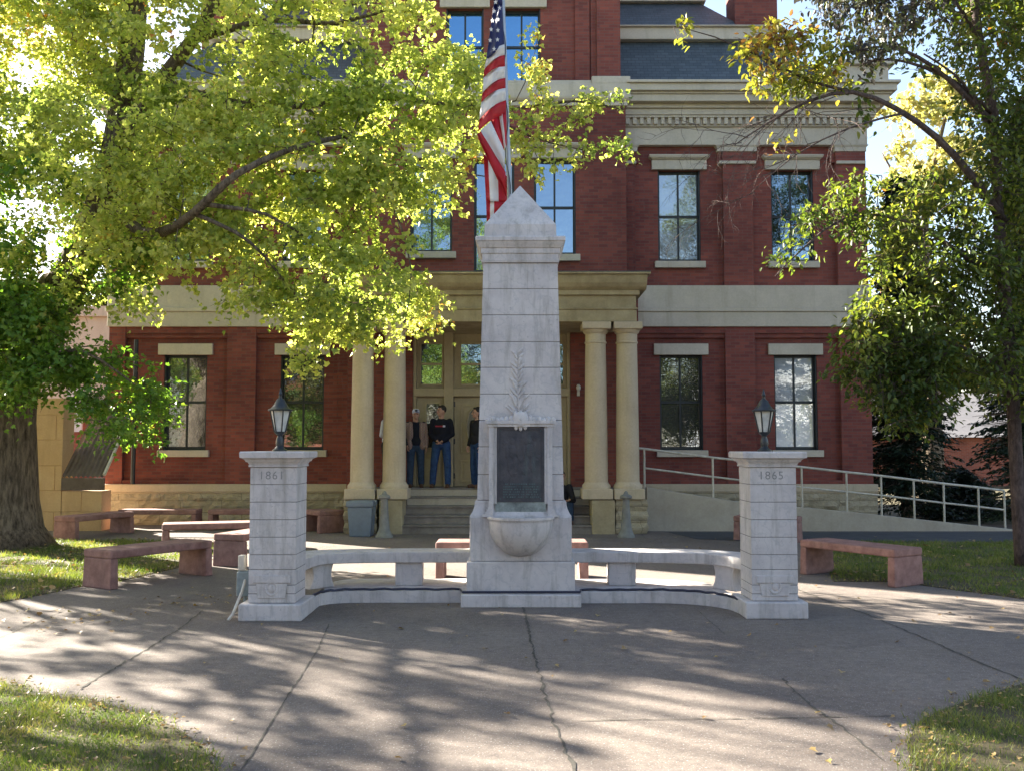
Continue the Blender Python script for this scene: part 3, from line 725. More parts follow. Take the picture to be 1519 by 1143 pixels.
def window(x0, x1, z0, z1, Y, kind, label=None, glass='glass', sill=True):
    fr = MB(); y0, y1 = Y+.13, Y+.19; t = .055
    fr.box(x0, x0+t, y0, y1, z0, z1); fr.box(x1-t, x1, y0, y1, z0, z1); fr.box(x0+t, x1-t, y0, y1, z1-t, z1); fr.box(x0+t, x1-t, y0, y1, z0, z0+t+.02)
    zm = (z0+z1)/2+.01
    fr.box(x0+t, x1-t, y0+.008, y1, zm-.028, zm+.028); xm = (x0+x1)/2
    fr.box(xm-.021, xm+.021, y0+.016, y1, z0+t+.02, zm-.022); fr.box(xm-.021, xm+.021, y0+.016, y1, zm+.022, z1-t)
    w = fr.build('window', M['frame'], ch)
    if label: w['label'] = label
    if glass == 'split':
        MB().box(x0+.02, x1-.02, y0+.035, y0+.045, zm, z1-.02).build('pane', M['glass_grey'], w); MB().box(x0+.02, x1-.02, y0+.035, y0+.045, z0+.02, zm-.001).build('pane', M['glass_painted_white'], w)
    else: MB().box(x0+.02, x1-.02, y0+.035, y0+.045, z0+.02, z1-.02).build('pane', M[glass], w)
    if sill: MB().box(x0-.09, x1+.09, Y-.10, Y+.12, z0-.15, z0-.001).build('sill', M['cream_pale'], w, bevel=.008)
    tr = MB().box(x0-.05, x0-.0+.02, Y-.0+.02, Y+.125, z0, z1)
    MB().box(x0+.001, x0+.028, Y+.02, Y+.128, z0+.001, z1-.001).box(x1-.028, x1-.001, Y+.02, Y+.128, z0+.001, z1-.001).build('casing', M['frame'], w)
    lb = MB()
    if kind == 'flat': lb.box(x0-.13, x1+.13, Y-.06, Y+.12, z1+.001, z1+.25)
    elif kind == 'crown':
        lb.box(x0-.14, x1+.14, Y-.08, Y+.12, z1+.001, z1+.22)
        lb.stack((x0+x1)/2, Y, [(z1+.222, (x1-x0)+.28, .20),(z1+.26,(x1-x0)+.38,.30),(z1+.31,(x1-x0)+.42,.34),(z1+.325,(x1-x0)+.40,.32)])
    lb.build('lintel', M['cream_pale'], w, bevel=.006)

XL, XR = xw(160), xw(1292)            # wing ends
XTL, XTR = xt(534), xt(929)           # tower ends
zb = zw(717); zbelt0, zbelt1 = zw(485), zw(424)
zfz = zw(216); zcorn = zw(133)
# first storey and second storey windows of the two wings
w1 = [(240,304),(414,479)]; w1r = [(980,1044),(1151,1215)]
w2 = [(243,303),(415,477)]; w2r = [(974,1041),(1147,1211)]
z1a, z1b = zw(667), zw(526); z2a, z2b = zw(387), zw(251)
opL = [(xw(a), xw(b), z1a, z1b) for a, b in w1]; opR = [(xw(a), xw(b), z1a, z1b) for a, b in w1r]
opL2 = [(o[0], o[1], z2a, z2b) for o in opL]; opR2 = [(o[0], o[1], z2a, z2b) for o in opR]
YP = YW+.10                          # recessed panel face; pilasters stand at YW
mb = MB()
for (a, b, ops) in ((XL, xt(555), opL+opL2), (xt(905), XR, opR+opR2)):
    m2 = wall_open(a, b, .3, zcorn, YP, ops); mb.add(m2.v, m2.f)
mb.box(XL+.01, XR-.01, YP+.25, YP+10, .3, zcorn-.1)           # body behind
mb.build('brick_wall', M['brick'], ch, fix=False)
# pilasters and top panels heads
for a, b in ((xw(160),xw(172+12)),(xw(336),xw(379)),(xw(500),xw(530)),(xw(928),xw(944)),(xw(1077),xw(1121)),(xw(1247),XR)):
    for z0, z1 in ((zb+.001, zbelt0-.001), (zbelt1+.001, zfz-.15)):
        pl = MB().box(a, b, YW-.03, YP+.05, z0, z1)
        if z0 > 4: pl.box(a-.12, b+.12 if b < XR-.1 else b-.002, YW+.035, YP+.052, z1-.24, z1-.001)
        pl.build('pilaster', M['brick'], ch)
for a, b in ((XL, xw(530)), (xw(928), XR)):
    MB().box(a+.002, b-.002, YW-.012, YP+.05, zbelt0-.14, zbelt0-.002).box(a+.004, b-.004, YW+.03, YP+.051, zbelt0-.24, zbelt0-.141).build('corbel_band', M['brick'], ch)
    MB().box(a+.002, b-.002, YW-.012, YP+.05, zb+.001, zb+.08).build('brick_plinth_band', M['brick'], ch)
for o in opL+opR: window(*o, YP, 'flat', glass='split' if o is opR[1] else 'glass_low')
for o in opL2+opR2: window(*o, YP, 'crown', glass='glass_mottled' if o is opR2[0] else 'glass')
# base course, belt course
for a, b in ((XL-.06, XX(520,YW)), (XX(944,YW), XR+.06)):
    MB().box(a, b, YW-.16, YP+.2, zb-.17, zb-.001).box(a+.01,b-.01,YW-.145,YP+.2,zb-.20,zb-.171).build('base_course', M['cream'], ch, bevel=.012)
    mbr = MB(); rg = random.Random(5)
    nx = int((b-a)/.10); nz = 8; v = []; f = []
    from mathutils import noise as mn
    for k in range(nz+1):
        for i in range(nx+1):
            x = a+.02+(b-a-.04)*i/nx; z = -.05+(zb-.201+.05)*k/nz
            e = 0 if (k in (0, nz) or abs(z-.32) < .04) else 1
            v.append((x, YW-.13-.07*e*abs(mn.noise(Vector((x*3.1,z*4.2,1)))*1.6), z))
    for k in range(nz):
        for i in range(nx): q = k*(nx+1)+i; f.append((q,q+1,q+nx+2,q+nx+1))
    mbr.add(v, f); mbr.box(a+.02, b-.02, YW-.12, YP+.2, -.1, zb-.202)
    mbr.build('rough_stone_base', M['cream_rock'], ch, fix=False)
for a, b in ((XL-.05, xw(533)), (xw(927), XR+.06)):
    c = MB(); zm1, zm2 = zw(457), zw(463)
    c.box(a, b, YW-.05, YP+.1, zm1, zbelt1); c.box(a-.03, b+.03, YW-.10, YP+.1, zm2, zm1-.001); c.box(a+.01, b-.01, YW-.07, YP+.1, zbelt0, zm2-.001)
    c.build('belt_course', M['cream_pale'], ch, bevel=.008)
# main cornice with frieze, dentils and crown
for a, b, sL, sR in ((XL-.05, XTL-.02, 1, 0), (XTR+.02, XR+.05, 0, 1)):
    c = MB(); Y0 = YW-.04
    zden0, zden1 = zw(188), zw(178)
    c.box(a, b, Y0, YP+.3, zfz, zden0-.03)
    for u0, u1 in ((336,379),(160,184),(1070,1127),(1247,1292),(928,947)):
        xa, xb = xw(u0)-.02, xw(u1)+.02
        if xa > a-.4 and xb < b+.4:
            xa = max(xa, a+.002); xb = min(xb, b-.002)
            c.stack((xa+xb)/2, YW+.05, [(zfz-.15,(xb-xa),.20),(zfz-.06,(xb-xa),.20),(zfz-.001,(xb-xa)+.10,.26)])
            MBs = MB().box(xa+.03, xb-.03, YW-.075, YP, zfz-.44, zfz-.37); c.add(MBs.v, MBs.f)
    def band(z0, z1, d): c.box(a-(d if sL else 0), b+(d if sR else 0), Y0-d, YP+.3, z0, z1)
    band(zden0-.029, zden0-.001, .05)
    band(zden0, zden1, .04)
    n = int((b-a+.1)/.158)
    for i in range(n): x = a+.02+i*.158; c.box(x, x+.085, Y0-.115, Y0-.041, zden0+.008, zden1-.001)
    band(zden1+.001, zden1+.05, .13)
    za_ = zw(166); band(zden1+.051, za_, .16); band(za_+.001, zw(160), .22)
    band(zw(160)+.001, zw(150), .38); band(zw(150)+.001, zw(147), .42); band(zw(147)+.001, zw(137), .50); band(zw(137)+.001, zcorn, .56)
    o = c.build('cornice', M['cream_pale'], ch, bevel=.006)
# raised parapet at the right end
MB().box(xw(1238,110), XR+.42, YW-.40, YW+1.6, zcorn+.002, zw(108)).box(xw(1238,110)-.06, XR+.55, YW-.50, YW+1.7, zw(108)+.001, zw(101)).build('parapet_block', M['cream_pale'], ch, bevel=.01)
MB().box(XL-.42, xw(205,110), YW-.40, YW+1.6, zcorn+.002, zw(108)).box(XL-.55, xw(205,110)+.06, YW-.50, YW+1.7, zw(108)+.001, zw(101)).build('parapet_block', M['cream_pale'], ch, bevel=.01)
# roofs: two slate tiers with a cream ledge between
Yr0, Yr1 = YW-.1, YW+1.0
zr1 = ZZ(63, Yr1)
def mans(x0, x1, y0, z0, x2, x3, y1, z1, yb, name='roof'):
    return MB().add([(x0,y0,z0),(x1,y0,z0),(x3,y1,z1),(x2,y1,z1),(x0,yb,z0),(x1,yb,z0),(x3,yb-1,z1),(x2,yb-1,z1)],
        [(0,1,2,3),(1,5,6,2),(5,4,7,6),(4,0,3,7),(3,2,6,7),(0,4,5,1)]).build(name, M['slate'], ch)
rf = mans(XL+.1, XR-.1, Yr0+.2, zcorn+.001, XL+1.9, XR-1.9, Yr1, zr1, 30)
zr2 = ZZ(44, Yr1)
MB().box(XL+1.7, XR-1.7, Yr1-.18, 29, zr1+.001, zr2-.03).box(XL+1.62, XR-1.62, Yr1-.26, 29.1, zr2-.029, zr2).build('roof_ledge', M['cream_pale'], ch, bevel=.008)
Yr2 = Yr1+1.2; zr3 = ZZ(6, Yr2)
mans(XL+2.0, XR-2.2, Yr1+.1, zr2+.001, XL+3.0, XR-3.2, Yr2, zr3, 28.5)
zr4 = ZZ(-12, Yr2)
MB().box(XL+2.9, XR-3.1, Yr2-.15, 27.6, zr3+.001, zr4).build('roof_ledge', M['cream_pale'], ch, bevel=.008)
cy0 = YW+1.35
for u0, u1 in ((1090,1153),(300,363)):
    xa, xb = P(u0,20,cy0).x, P(u1,20,cy0).x
    MB().box(xa, xb, cy0, cy0+.9, zr1, 15.4).build('chimney', M['brick'], rf)
# tower front
T1 = zt_(408)
ops = []
t2 = [(609,671),(704,762),(792,853)]
tw2 = [(xt(609), xt(671), zt_(374), zt_(236)), (xt(703), xt(763), zt_(404), zt_(236)), (xt(792), xt(854), zt_(378), zt_(236))]
tw3 = [(xt(661,60), xt(717,60), zt_(118), zt_(8)), (xt(746,60), xt(802,60), zt_(118), zt_(8))]
zcap0, zcap1 = zt_(158), zt_(118)
wall_open(XTL, XTR, zt_(432), zcap0, YT, tw2).add([(XTL,YT,3.9),(XTL,YT+3,3.9),(XTL,YT+3,zcap0),(XTL,YT,zcap0)], [(0,1,2,3)]).add([(XTR,YT,3.9),(XTR,YT+3,3.9),(XTR,YT+3,zcap0),(XTR,YT,zcap0)], [(3,2,1,0)]).build('tower_wall', M['brick'], ch, fix=False)
YT3 = YT+.10
up = wall_open(XTL+.1, XTR-.1, zcap1, 16.5, YT3+.06, tw3)
for s0, s1 in ((XTL+.1, XTL+.62), (XTR-.62, XTR-.1)): up.box(s0, s1, YT3-.06, YT3+3, zcap1+.001, 16.5)
for s0, s1 in ((XTL+.62, XTL+.75), (XTR-.75, XTR-.62)): up.box(s0, s1, YT3+.02, YT3+.3, zcap1+.001, 16.5)
for s0, s1 in ((XTL+.78, XTL+1.1), (XTR-1.1, XTR-.78)): up.box(s0, s1, YT3-.0, YT3+.3, zcap1+.001, 16.5)
up.box(XTL+.11, XTR-.11, YT3+.4, YT3+4, zcap1, 16.4)
up.build('tower_wall', M['brick'], ch, fix=False)
for i, o in enumerate(tw2): window(*o, YT, 'crown', sill=(i != 1))
for o in tw3: window(*o, YT3+.06, 'crown', glass='glass_top')
MB().box(XTL-.04, XTR+.04, YT-.05, YT+3, zcap0+.001, zcap0+.10).stack((XTL+XTR)/2, YT+1.5, [(zcap0+.101,XTR-XTL+.14,3.16),(zcap0+.15,XTR-XTL+.22,3.24),(zcap0+.20,XTR-XTL+.24,3.26)]).box(XTL-.10, XTR+.10, YT-.11, YT+3.1, zcap0+.201, zcap1-.13).build('tower_cornice', M['cream_pale'], ch, bevel=.008)
MB().box(XTR-.75, XTR+.10, YT-.10, YT+3, zcap1-.129, zcap1+.04).box(XTL-.10, XTL+.75, YT-.10, YT+3, zcap1-.129, zcap1+.04).box(XTL+.751, XTR-.751, YT-.06, YT+3, zcap1-.129, zcap1-.04).build('tower_cornice_cap', M['cream_pale'], ch, bevel=.012)
MB().add([(XTL-.2,YT-.2,16.5),(XTR+.2,YT-.2,16.5),(XTR+.2,YT+4.5,16.5),(XTL-.2,YT+4.5,16.5),(XTL+1.4,YT+1.6,20),(XTR-1.4,YT+1.6,20),(XTR-1.4,YT+2.8,20),(XTL+1.4,YT+2.8,20)],
    [(0,1,5,4),(1,2,6,5),(2,3,7,6),(3,0,4,7),(4,5,6,7),(3,2,1,0)]).build('tower_roof', M['slate'], ch)
# drain pipe
MB().tube([(xw(203),YW-.12,zb),(xw(203),YW-.12,zw(505))], .05, 10).build('drain_pipe', M['black'], ch, smooth=True)

# porch: wall behind, floor, steps, piers, columns, entablature
YPF = 18.62; zfl = .84
xpl, xpr = XX(520,18.7), XX(945,18.7)
xdl, xdr = XX(613,YD), XX(846,YD)
zent = ZZ(477, YPF)
MB().box(XX(515,YT), xdl, YT+.02, YT+.5, .2, zt_(430)).build('porch_back_wall', M['brick'], ch)
MB().box(xdr, XX(948,YT), YT+.02, YT+.5, .2, zt_(430)).build('porch_back_wall', M['brick'], ch)
xsl, xsr = XX(598,18.7), XX(880,18.7)
MB().box(xpl, xpr, 19.86, YD+.4, -.1, zfl).box(xpl, xsl-.03, 18.9, 19.859, -.1, zfl-.15).box(xsr+.03, xpr, 18.9, 19.859, -.1, zfl-.15).build('porch_floor', M['step'], ch, bevel=.01)
st = MB()
for k in range(5):
    st.box(xsl+.002, xsr-.002, 18.62+.3*k, 19.92, .168*k-(.1 if k == 0 else 0)+.0005, .168*(k+1)-.03); st.box(xsl+.002, xsr-.002, 18.59+.3*k, 19.93, .168*(k+1)-.029, .168*(k+1)-(.004 if k == 4 else 0))
st.build('steps', M['step'], ch, bevel=.006)
for k in (3, 4): MB().box(xsl+.004, xsr-.004, 18.605+.3*k, 18.64+.3*k, .168*k+.004, .168*(k+1)-.031).build('pale_riser', M['ramp_c'], ch)
colx = [XX(538,18.85), XX(585.5,18.85), XX(884,18.85), XX(930.5,18.85)]
for i, x in enumerate(colx):
    sm = i in (1, 2)
    if sm:
        xa, xb = (XX(564,18.6), XX(598,18.6)) if i == 1 else (XX(877,18.6), XX(911,18.6))
        MB().box(xa, xb, 18.57, 19.3, -.05, ZZ(741,18.6)).build('smooth_pier', M['cream_dirty'], ch, bevel=.015)
    else:
        xa, xb = (XX(511,18.6), XX(560,18.6)) if i == 0 else (XX(912,18.6), XX(960,18.6))
        pm = MB(); zz = ZZ(739,18.6); rg = random.Random(i+11)
        for r_ in range(3):
            za0, za1 = -.02+r_*zz/3+.0, (r_+1)*zz/3-.006; sp = .0 if r_ != 1 else .25
            pm.frus((xa+xb)/2+rg.uniform(-.01,.01), 19.0, za0, (za0+za1)/2, xb-xa-.04, .72, xb-xa+rg.uniform(0,.04), .82)
            pm.frus((xa+xb)/2+rg.uniform(-.01,.01), 19.0, (za0+za1)/2+.0005, za1, xb-xa+rg.uniform(0,.04), .82, xb-xa-.04, .72)
        pm.build('rough_pier', M['cream_rock'], ch, bevel=.02, seg=2)
    zpz = ZZ(740,18.6)+.002; zcb = ZZ(724,18.75)
    c = MB().box(x-.30, x+.30, 18.55, 19.16, zpz, zcb-.001).build('column_pedestal', M['cream'], ch, bevel=.012)
    r0, r1 = .232, .205; zct = zent-.002
    pr = [(.285,zcb),(.285,zcb+.05),(.275,zcb+.075),(.25,zcb+.10),(r0+.005,zcb+.13)]
    H_ = zct-.42-(zcb+.13)
    pr += [(r0+(r1-r0)*t**1.5, zcb+.13+H_*t) for t in [j/12 for j in range(13)]]
    zn = zcb+.13+H_
    pr += [(r1+.018,zn+.008),(r1+.018,zn+.035),(r1+.002,zn+.045),(r1+.003,zn+.19),(r1+.03,zn+.21),(r1+.055,zn+.26),(r1+.058,zn+.275)]
    co = MB().lathe(x, 18.86, pr, 36).build('column', M['cream'], ch, smooth=True)
    MB().box(x-.285, x+.285, 18.575, 19.145, zn+.277, zct).build('capital', M['cream'], co, bevel=.01)
# back row of pilasters against the wall
for u in (545, 592, 866, 918): pass
e = MB(); x0, x1 = xpl-.0, xpr+.0; zE = lambda v: ZZ(v, YPF)
zA_, zB_, zC_, zD_ = zE(459), zE(438), zE(431), zE(409)
e.box(x0, x1, YPF, YT+.01, zent, zA_-.001); e.box(x0-.02, x1+.02, YPF-.03, YT+.011, zA_, zA_+.035); e.box(x0+.01, x1-.01, YPF+.01, YT+.012, zA_+.036, zB_)
o = e.build('entablature', M['cream_dirty'], ch, bevel=.008)
e2 = MB().box(x0-.05, x1+.05, YPF-.06, YT+.01, zB_+.001, zC_).extx([(YPF-.07,zC_+.001),(YPF-.16,zC_+.05),(YPF-.22,zC_+.12),(YPF-.27,zD_-.06),(YPF-.27,zD_-.02),(YT,zD_-.02),(YT,zC_+.001)], x0-.18, x1+.18)
e2.box(x0-.24, x1+.24, YPF-.33, YT+.012, zD_-.019, zD_+.02).build('porch_cornice', M['cream_dirty'], ch, bevel=.006)
MB().box(x0-.24, x1+.24, YPF-.335, YT+.01, zD_+.021, zD_+.035).build('porch_roof', M['slate'], ch)
# doorway
dw = MB(); zd = .842
ztop = ZZ(489, YD)
def dbox(u0, u1, v0, v1, y0, y1): dw.box(XX(u0,YD), XX(u1,YD), y0, y1, max(zd, ZZ(v1,YD)), ZZ(v0,YD))
dbox(613, 618, 489, 722, YD-.10, YD+.2); dbox(841, 846, 489, 722, YD-.10, YD+.2)
dbox(659, 673, 489, 722, YD-.12, YD+.2); dbox(787, 801, 489, 722, YD-.12, YD+.2); dbox(727, 733, 489, 574, YD-.05, YD+.2)
dw.box(xdl+.001, xdr-.001, YD-.13, YD+.2, ZZ(495,YD), ztop+.25); dw.box(xdl+.002, xdr-.002, YD-.11, YD+.2, ZZ(588,YD), ZZ(576,YD))
dw.build('door_surround', M['beige_wood'], ch, bevel=.012)
def panel_(u0, u1, v0, v1, glass=None, name='door', inset=None, lab=None):
    x0, x1, z0, z1 = XX(u0,YD), XX(u1,YD), max(zd+.005, ZZ(v1,YD)), ZZ(v0,YD)
    d = MB()
    if glass:
        g0, g1, h0, h1 = XX(glass[0],YD), XX(glass[1],YD), ZZ(glass[3],YD), ZZ(glass[2],YD)
        d.box(x0, g0, YD, YD+.05, z0, z1).box(g1, x1, YD, YD+.05, z0, z1).box(g0, g1, YD, YD+.05, z0, h0).box(g0, g1, YD, YD+.05, h1, z1)
        for a,b,c_,e_ in ((g0-.03,g0+.01,h0-.03,h1+.03),(g1-.01,g1+.03,h0-.03,h1+.03)): d.box(a,b,YD-.02,YD+.03,c_,e_)
        d.box(g0+.01,g1-.01,YD-.02,YD+.03,h0-.03,h0+.01); d.box(g0+.01,g1-.01,YD-.02,YD+.03,h1-.01,h1+.03)
    else: d.box(x0, x1, YD, YD+.05, z0, z1)
    for (a, b, c_, e_) in (inset or []):
        a, b, c_, e_ = XX(a,YD), XX(b,YD), ZZ(e_,YD), ZZ(c_,YD)
        for q in ((a,b,c_,c_+.03),(a,b,e_-.03,e_),(a,a+.03,c_+.03,e_-.03),(b-.03,b,c_+.03,e_-.03)): d.box(q[0],q[1],YD-.022,YD+.02,q[2],q[3])
        d.box(a+.07,b-.07,YD-.014,YD+.02,c_+.07,e_-.07)
    o = d.build(name, M['beige_wood'], ch, bevel=.004)
    if glass: MB().box(g0, g1, YD+.02, YD+.03, h0, h1).build('pane', M['glass_low' if name == 'sidelight' else 'glass'], o)
    if lab: o['label'] = lab
    return o
panel_(618.3, 658.7, 588.4, 722, (632,652,598,664), 'sidelight', [(626,654,676,714)])
panel_(801.3, 840.7, 588.4, 722, (808,828,598,664), 'sidelight', [(806,834,676,714)])
for u0, u1, g in ((618.3,658.7,(624,656,510,570)),(673.3,726.7,(683,714,510,570)),(733.3,786.7,(746,777,510,570)),(801.3,840.7,(806,836,510,570))):
    o = panel_(u0, u1, 495.4, 575.6, g, 'transom')
    MB().box(XX(g[0],YD)+.011, XX(g[1],YD)-.011, YD-.015, YD+.025, ZZ(541.5,YD), ZZ(538.5,YD)).build('muntin', M['beige_wood'], o)
dm = mat('oval_door_glass', m_plain((.035,.037,.038), .12, 0, .8, .1))
for s, (u0, u1) in enumerate(((674,729.8),(730.2,786))):
    d = panel_(u0, u1, 588.4, 722, None, 'door', [(u0+9,u1-9,600,672),(u0+9,u1-9,682,714)])
    cxd = (XX(u0,YD)+XX(u1,YD))/2; zc0 = ZZ(632,YD)
    e = MB(); n = 28
    e.add([(cxd,YD-.026,zc0)]+[(cxd+.12*math.cos(a*2*math.pi/n), YD-.026, zc0+.36*math.sin(a*2*math.pi/n)) for a in range(n)], [(0,1+(i+1)%n,1+i) for i in range(n)])
    e.build('oval_glass', dm, d)
    MB().tube([(cxd+.14*math.cos(a*2*math.pi/n), YD-.03, zc0+.38*math.sin(a*2*math.pi/n)) for a in range(n+1)], .018, 6).build('oval_trim', M['beige_wood'], d, smooth=True)
    hx = XX(u0,YD)+.0 if s == 0 else XX(u1,YD)
    hm = MB()
    for v in (600, 655, 706): hm.box(hx-.02, hx+.02, YD-.03, YD-.001, ZZ(v+3,YD), ZZ(v-5,YD))
    hm.build('hinges', M['black'], d)
    hx2 = XX(u1,YD)-.06 if s == 0 else XX(u0,YD)+.06
    MB().tube([(hx2,YD-.05,1.75),(hx2,YD-.09,1.78),(hx2,YD-.09,1.95),(hx2,YD-.05,1.98)], .012, 6).build('handle', M['black'], d)
# wall light by the door
wl = MB().ell((XX(858,YT), YT-.04, ZZ(575,YT)), (.05,.04,.07), 10, 8).box(XX(858,YT)-.03, XX(858,YT)+.03, YT-.02, YT+.02, ZZ(580,YT)-.1, ZZ(570,YT)).build('wall_light', M['pale_plastic'], ch)

# ------------------------------------------------------------------ ramp with railing
YRmp = 19.25
rt = empty('access_ramp', (6, YRmp, 0), 'long pale concrete ramp with cream pipe railing rising to the porch', 'ramp')
xr0 = XX(958,YRmp); pts = [(958,722),(1083,742),(1190,752),(1290,762),(1519,787),(1600,791)]
prf = [(XX(u,YRmp), ZZ(v,YRmp)) for u, v in pts]
v = []; f = []
for x, z in prf: v += [(x,YRmp,-.1),(x,YRmp,z),(x,YRmp+.18,z),(x,YRmp+.18,-.1)]
for i in range(len(prf)-1):
    for k in range(4): f.append((4*i+k,4*i+(k+1)%4,4*i+4+(k+1)%4,4*i+4+k))
f += [(0,1,2,3),(4*len(prf)-4,4*len(prf)-3,4*len(prf)-2,4*len(prf)-1)]
MB().add(v, f).build('ramp_wall', M['ramp_c'], rt, bevel=.01)
v = []; f = []
for x, z in prf: v += [(x,YRmp+.181,z-.04),(x,YRmp+1.35,z-.04)]
for i in range(len(prf)-1): f.append((2*i,2*i+1,2*i+3,2*i+2))
MB().add(v, f).build('ramp_floor', M['step'], rt, fix=False)
posts = [(955,665,722),(1056,678,735),(1140,686.5,747),(1187,692,752),(1253,699.5,758),(1304,705,763),(1352,711,768.5),(1396,716.5,774),(1447,722,779.5),(1485,727,784)]
yr = YRmp+.06
top = [Vector((XX(u,yr), yr, ZZ(v0,yr))) for u, v0, v1 in posts]; 
mid = [Vector((XX(u,yr), yr, ZZ(v0+(v1-v0)*.50,yr))) for u, v0, v1 in posts]
rl = MB().tube([top[0]+Vector((-.12,0,.01))]+top, .024, 8).tube(mid, .020, 8).build('rails', M['rail'], rt, smooth=True)
for i, (u, v0, v1) in enumerate(posts): MB().tube([(top[i].x, yr+.0, ZZ(v1+2,yr)),(top[i].x, yr, top[i].z)], .022, 8).build('rail_post', M['rail'], rt, smooth=True)
# ------------------------------------------------------------------ left: block wall, cellar roof, neighbours
YB = 19.3
bw = empty('block_wall', (-9.3, YB, 0), 'cream stone block wall of the cellar entrance behind the maple', 'wall')
def blocks(x0, x1, zs, y0, y1, wblk=.86):
    mb = MB(); 
    for i, (a, b) in enumerate(zip(zs[:-1], zs[1:])):
        x = x0-(.45 if i % 2 else 0)
        while x < x1:
            xa, xb = max(x, x0), min(x+wblk, x1)
            if xb-xa > .05: mb.box(xa+.004, xb-.004, y0, y1, a+.004, b-.004)
            x += wblk
    mb.box(x0+.01, x1-.01, y0+.012, y1-.012, zs[0], zs[-1]-.005); return mb
zz = [0, .36, ZZ(732,YB)-.0]
zq = [-.02, .38, ZZ(727,YB), ZZ(690,YB), ZZ(652,YB), ZZ(615,YB), ZZ(590,YB)]
blocks(XX(-40,YB), XX(95,YB), zq, YB, YB+.5).build('wall_block_courses', M['blockwall'], bw, bevel=.008)
blocks(XX(95,YB)+.002, XX(158,YB)-.04, zq[:3], YB+.003, YB+.45).build('low_block_courses', M['blockwall'], bw, bevel=.008)
cr = empty('cellar_roof', (-8.6, YB+.5, .9), 'sloping brown corrugated roof over the cellar steps at the left corner', 'roof')
za1_, zb1_ = ZZ(727,YB)+.01, ZZ(708,YB)
xa, xb = XX(95,YB)+.005, XX(158,YB)
MB().box(xa, xb, YB-.03, YB+.03, za1_, zb1_).build('fascia', M['shed_roof'], cr)
mb = MB(); n = 40; v = []; f = []
for i in range(n+1):
    t = i/n; dz = .022*math.cos(t*math.pi*2*9)
    v += [(xa+(xb-xa)*t, YB, zb1_+.02+dz), (xa+(xb-xa)*t-.15*0, YB+1.55, zb1_+1.55+dz)]
for i in range(n): f.append((2*i,2*i+2,2*i+3,2*i+1))
mb.add(v, f).build('corrugated_sheet', M['shed_roof'], cr, smooth=2)
MB().tube([(xb-.0,YB-.02,zb1_+.06),(xb-.0,YB+1.55,zb1_+1.62)], .035, 6).build('edge_trim', M['rail'], cr)
# neighbouring buildings seen past the left corner
nb = empty('corner_shop', (-16, 33, 0), 'pinkish brick shop with a white gable seen past the left corner', 'building')
MB().box(-24, XX(152,33), 33, 45, -.1, ZZ(610,33)+0).build('wall', M['brick_far'], nb)
MB().box(XX(100,32.9), XX(122,32.9), 32.9, 33, ZZ(640,33), ZZ(575,33)).build('door', M['white_wall'], nb)
nb2 = empty('stone_house', (-15, 40, 0), 'pale cream stone building rising behind the maple', 'building')
MB().box(XX(60,40), XX(165,40), 40, 52, -.1, ZZ(470,40)).box(XX(55,39.8), XX(168,39.8), 39.8, 52.2, ZZ(470,40)+.001, ZZ(455,40)).build('wall', M['cream'], nb2)
w_ = MB().box(XX(100,39.95), XX(118,39.95), 39.92, 39.99, ZZ(600,40), ZZ(540,40)).build('window', M['frame'], nb2)
# right: low brick building with a pale roof
rb_ = empty('brick_outbuilding', (19, 42, 0), 'low orange brick building with a pale grey roof beyond the ramp', 'building')
xA, xB = XX(1290,42)-2, XX(1600,42)
MB().box(xA, xB, 42, 54, -.1, ZZ(648,42)).build('wall', M['brick_far'], rb_)
M['pale_roof'] = mat('pale_roof', m_mottle((.13,.125,.13),(.19,.18,.18), 1, .8, 10, .1))
MB().add([(xA-.3,41.6,ZZ(648,42)),(xB+.3,41.6,ZZ(648,42)),(xB+.3,54.4,ZZ(648,42)),(xA-.3,54.4,ZZ(648,42)),(xA-.3,48,ZZ(648,42)+2.3),(xB+.3,48,ZZ(648,42)+2.3)],[(0,1,5,4),(2,3,4,5),(3,0,4),(1,2,5),(3,2,1,0)]).build('roof', M['pale_roof'], rb_)
MB().box(xA+14, xA+15.1, 41.94, 41.99, 1.0, 2.3).build('window', M['frame'], rb_)
# street behind the viewer, seen only in the window glass
for (nm, lab, x0, x1, hh, m_) in (('white_house','white clapboard house across the street, mirrored in the courthouse glass',15,31,7.5,'white_wall'),('brick_shop','brick shop across the street, mirrored in the courthouse glass',-24,-12,7,'brick_far')):
    t = empty(nm, ((x0+x1)/2, -30, 0), lab, 'building')
    MB().box(x0, x1, -40, -30, -.1, hh).build('wall', M[m_], t)
    MB().add([(x0-.4,-29.6,hh),(x1+.4,-29.6,hh),(x1+.4,-40.4,hh),(x0-.4,-40.4,hh),(x0-.4,-35,hh+2.5),(x1+.4,-35,hh+2.5)],[(0,1,5,4),(2,3,4,5),(3,0,4),(1,2,5),(3,2,1,0)]).build('roof', M['slate'], t)
    for i in range(4):
        xq = x0+(x1-x0)*(i+.5)/4
        MB().box(xq-.5, xq+.5, -29.99, -29.93, 1.2, 2.9).build('window', M['frame'], t)

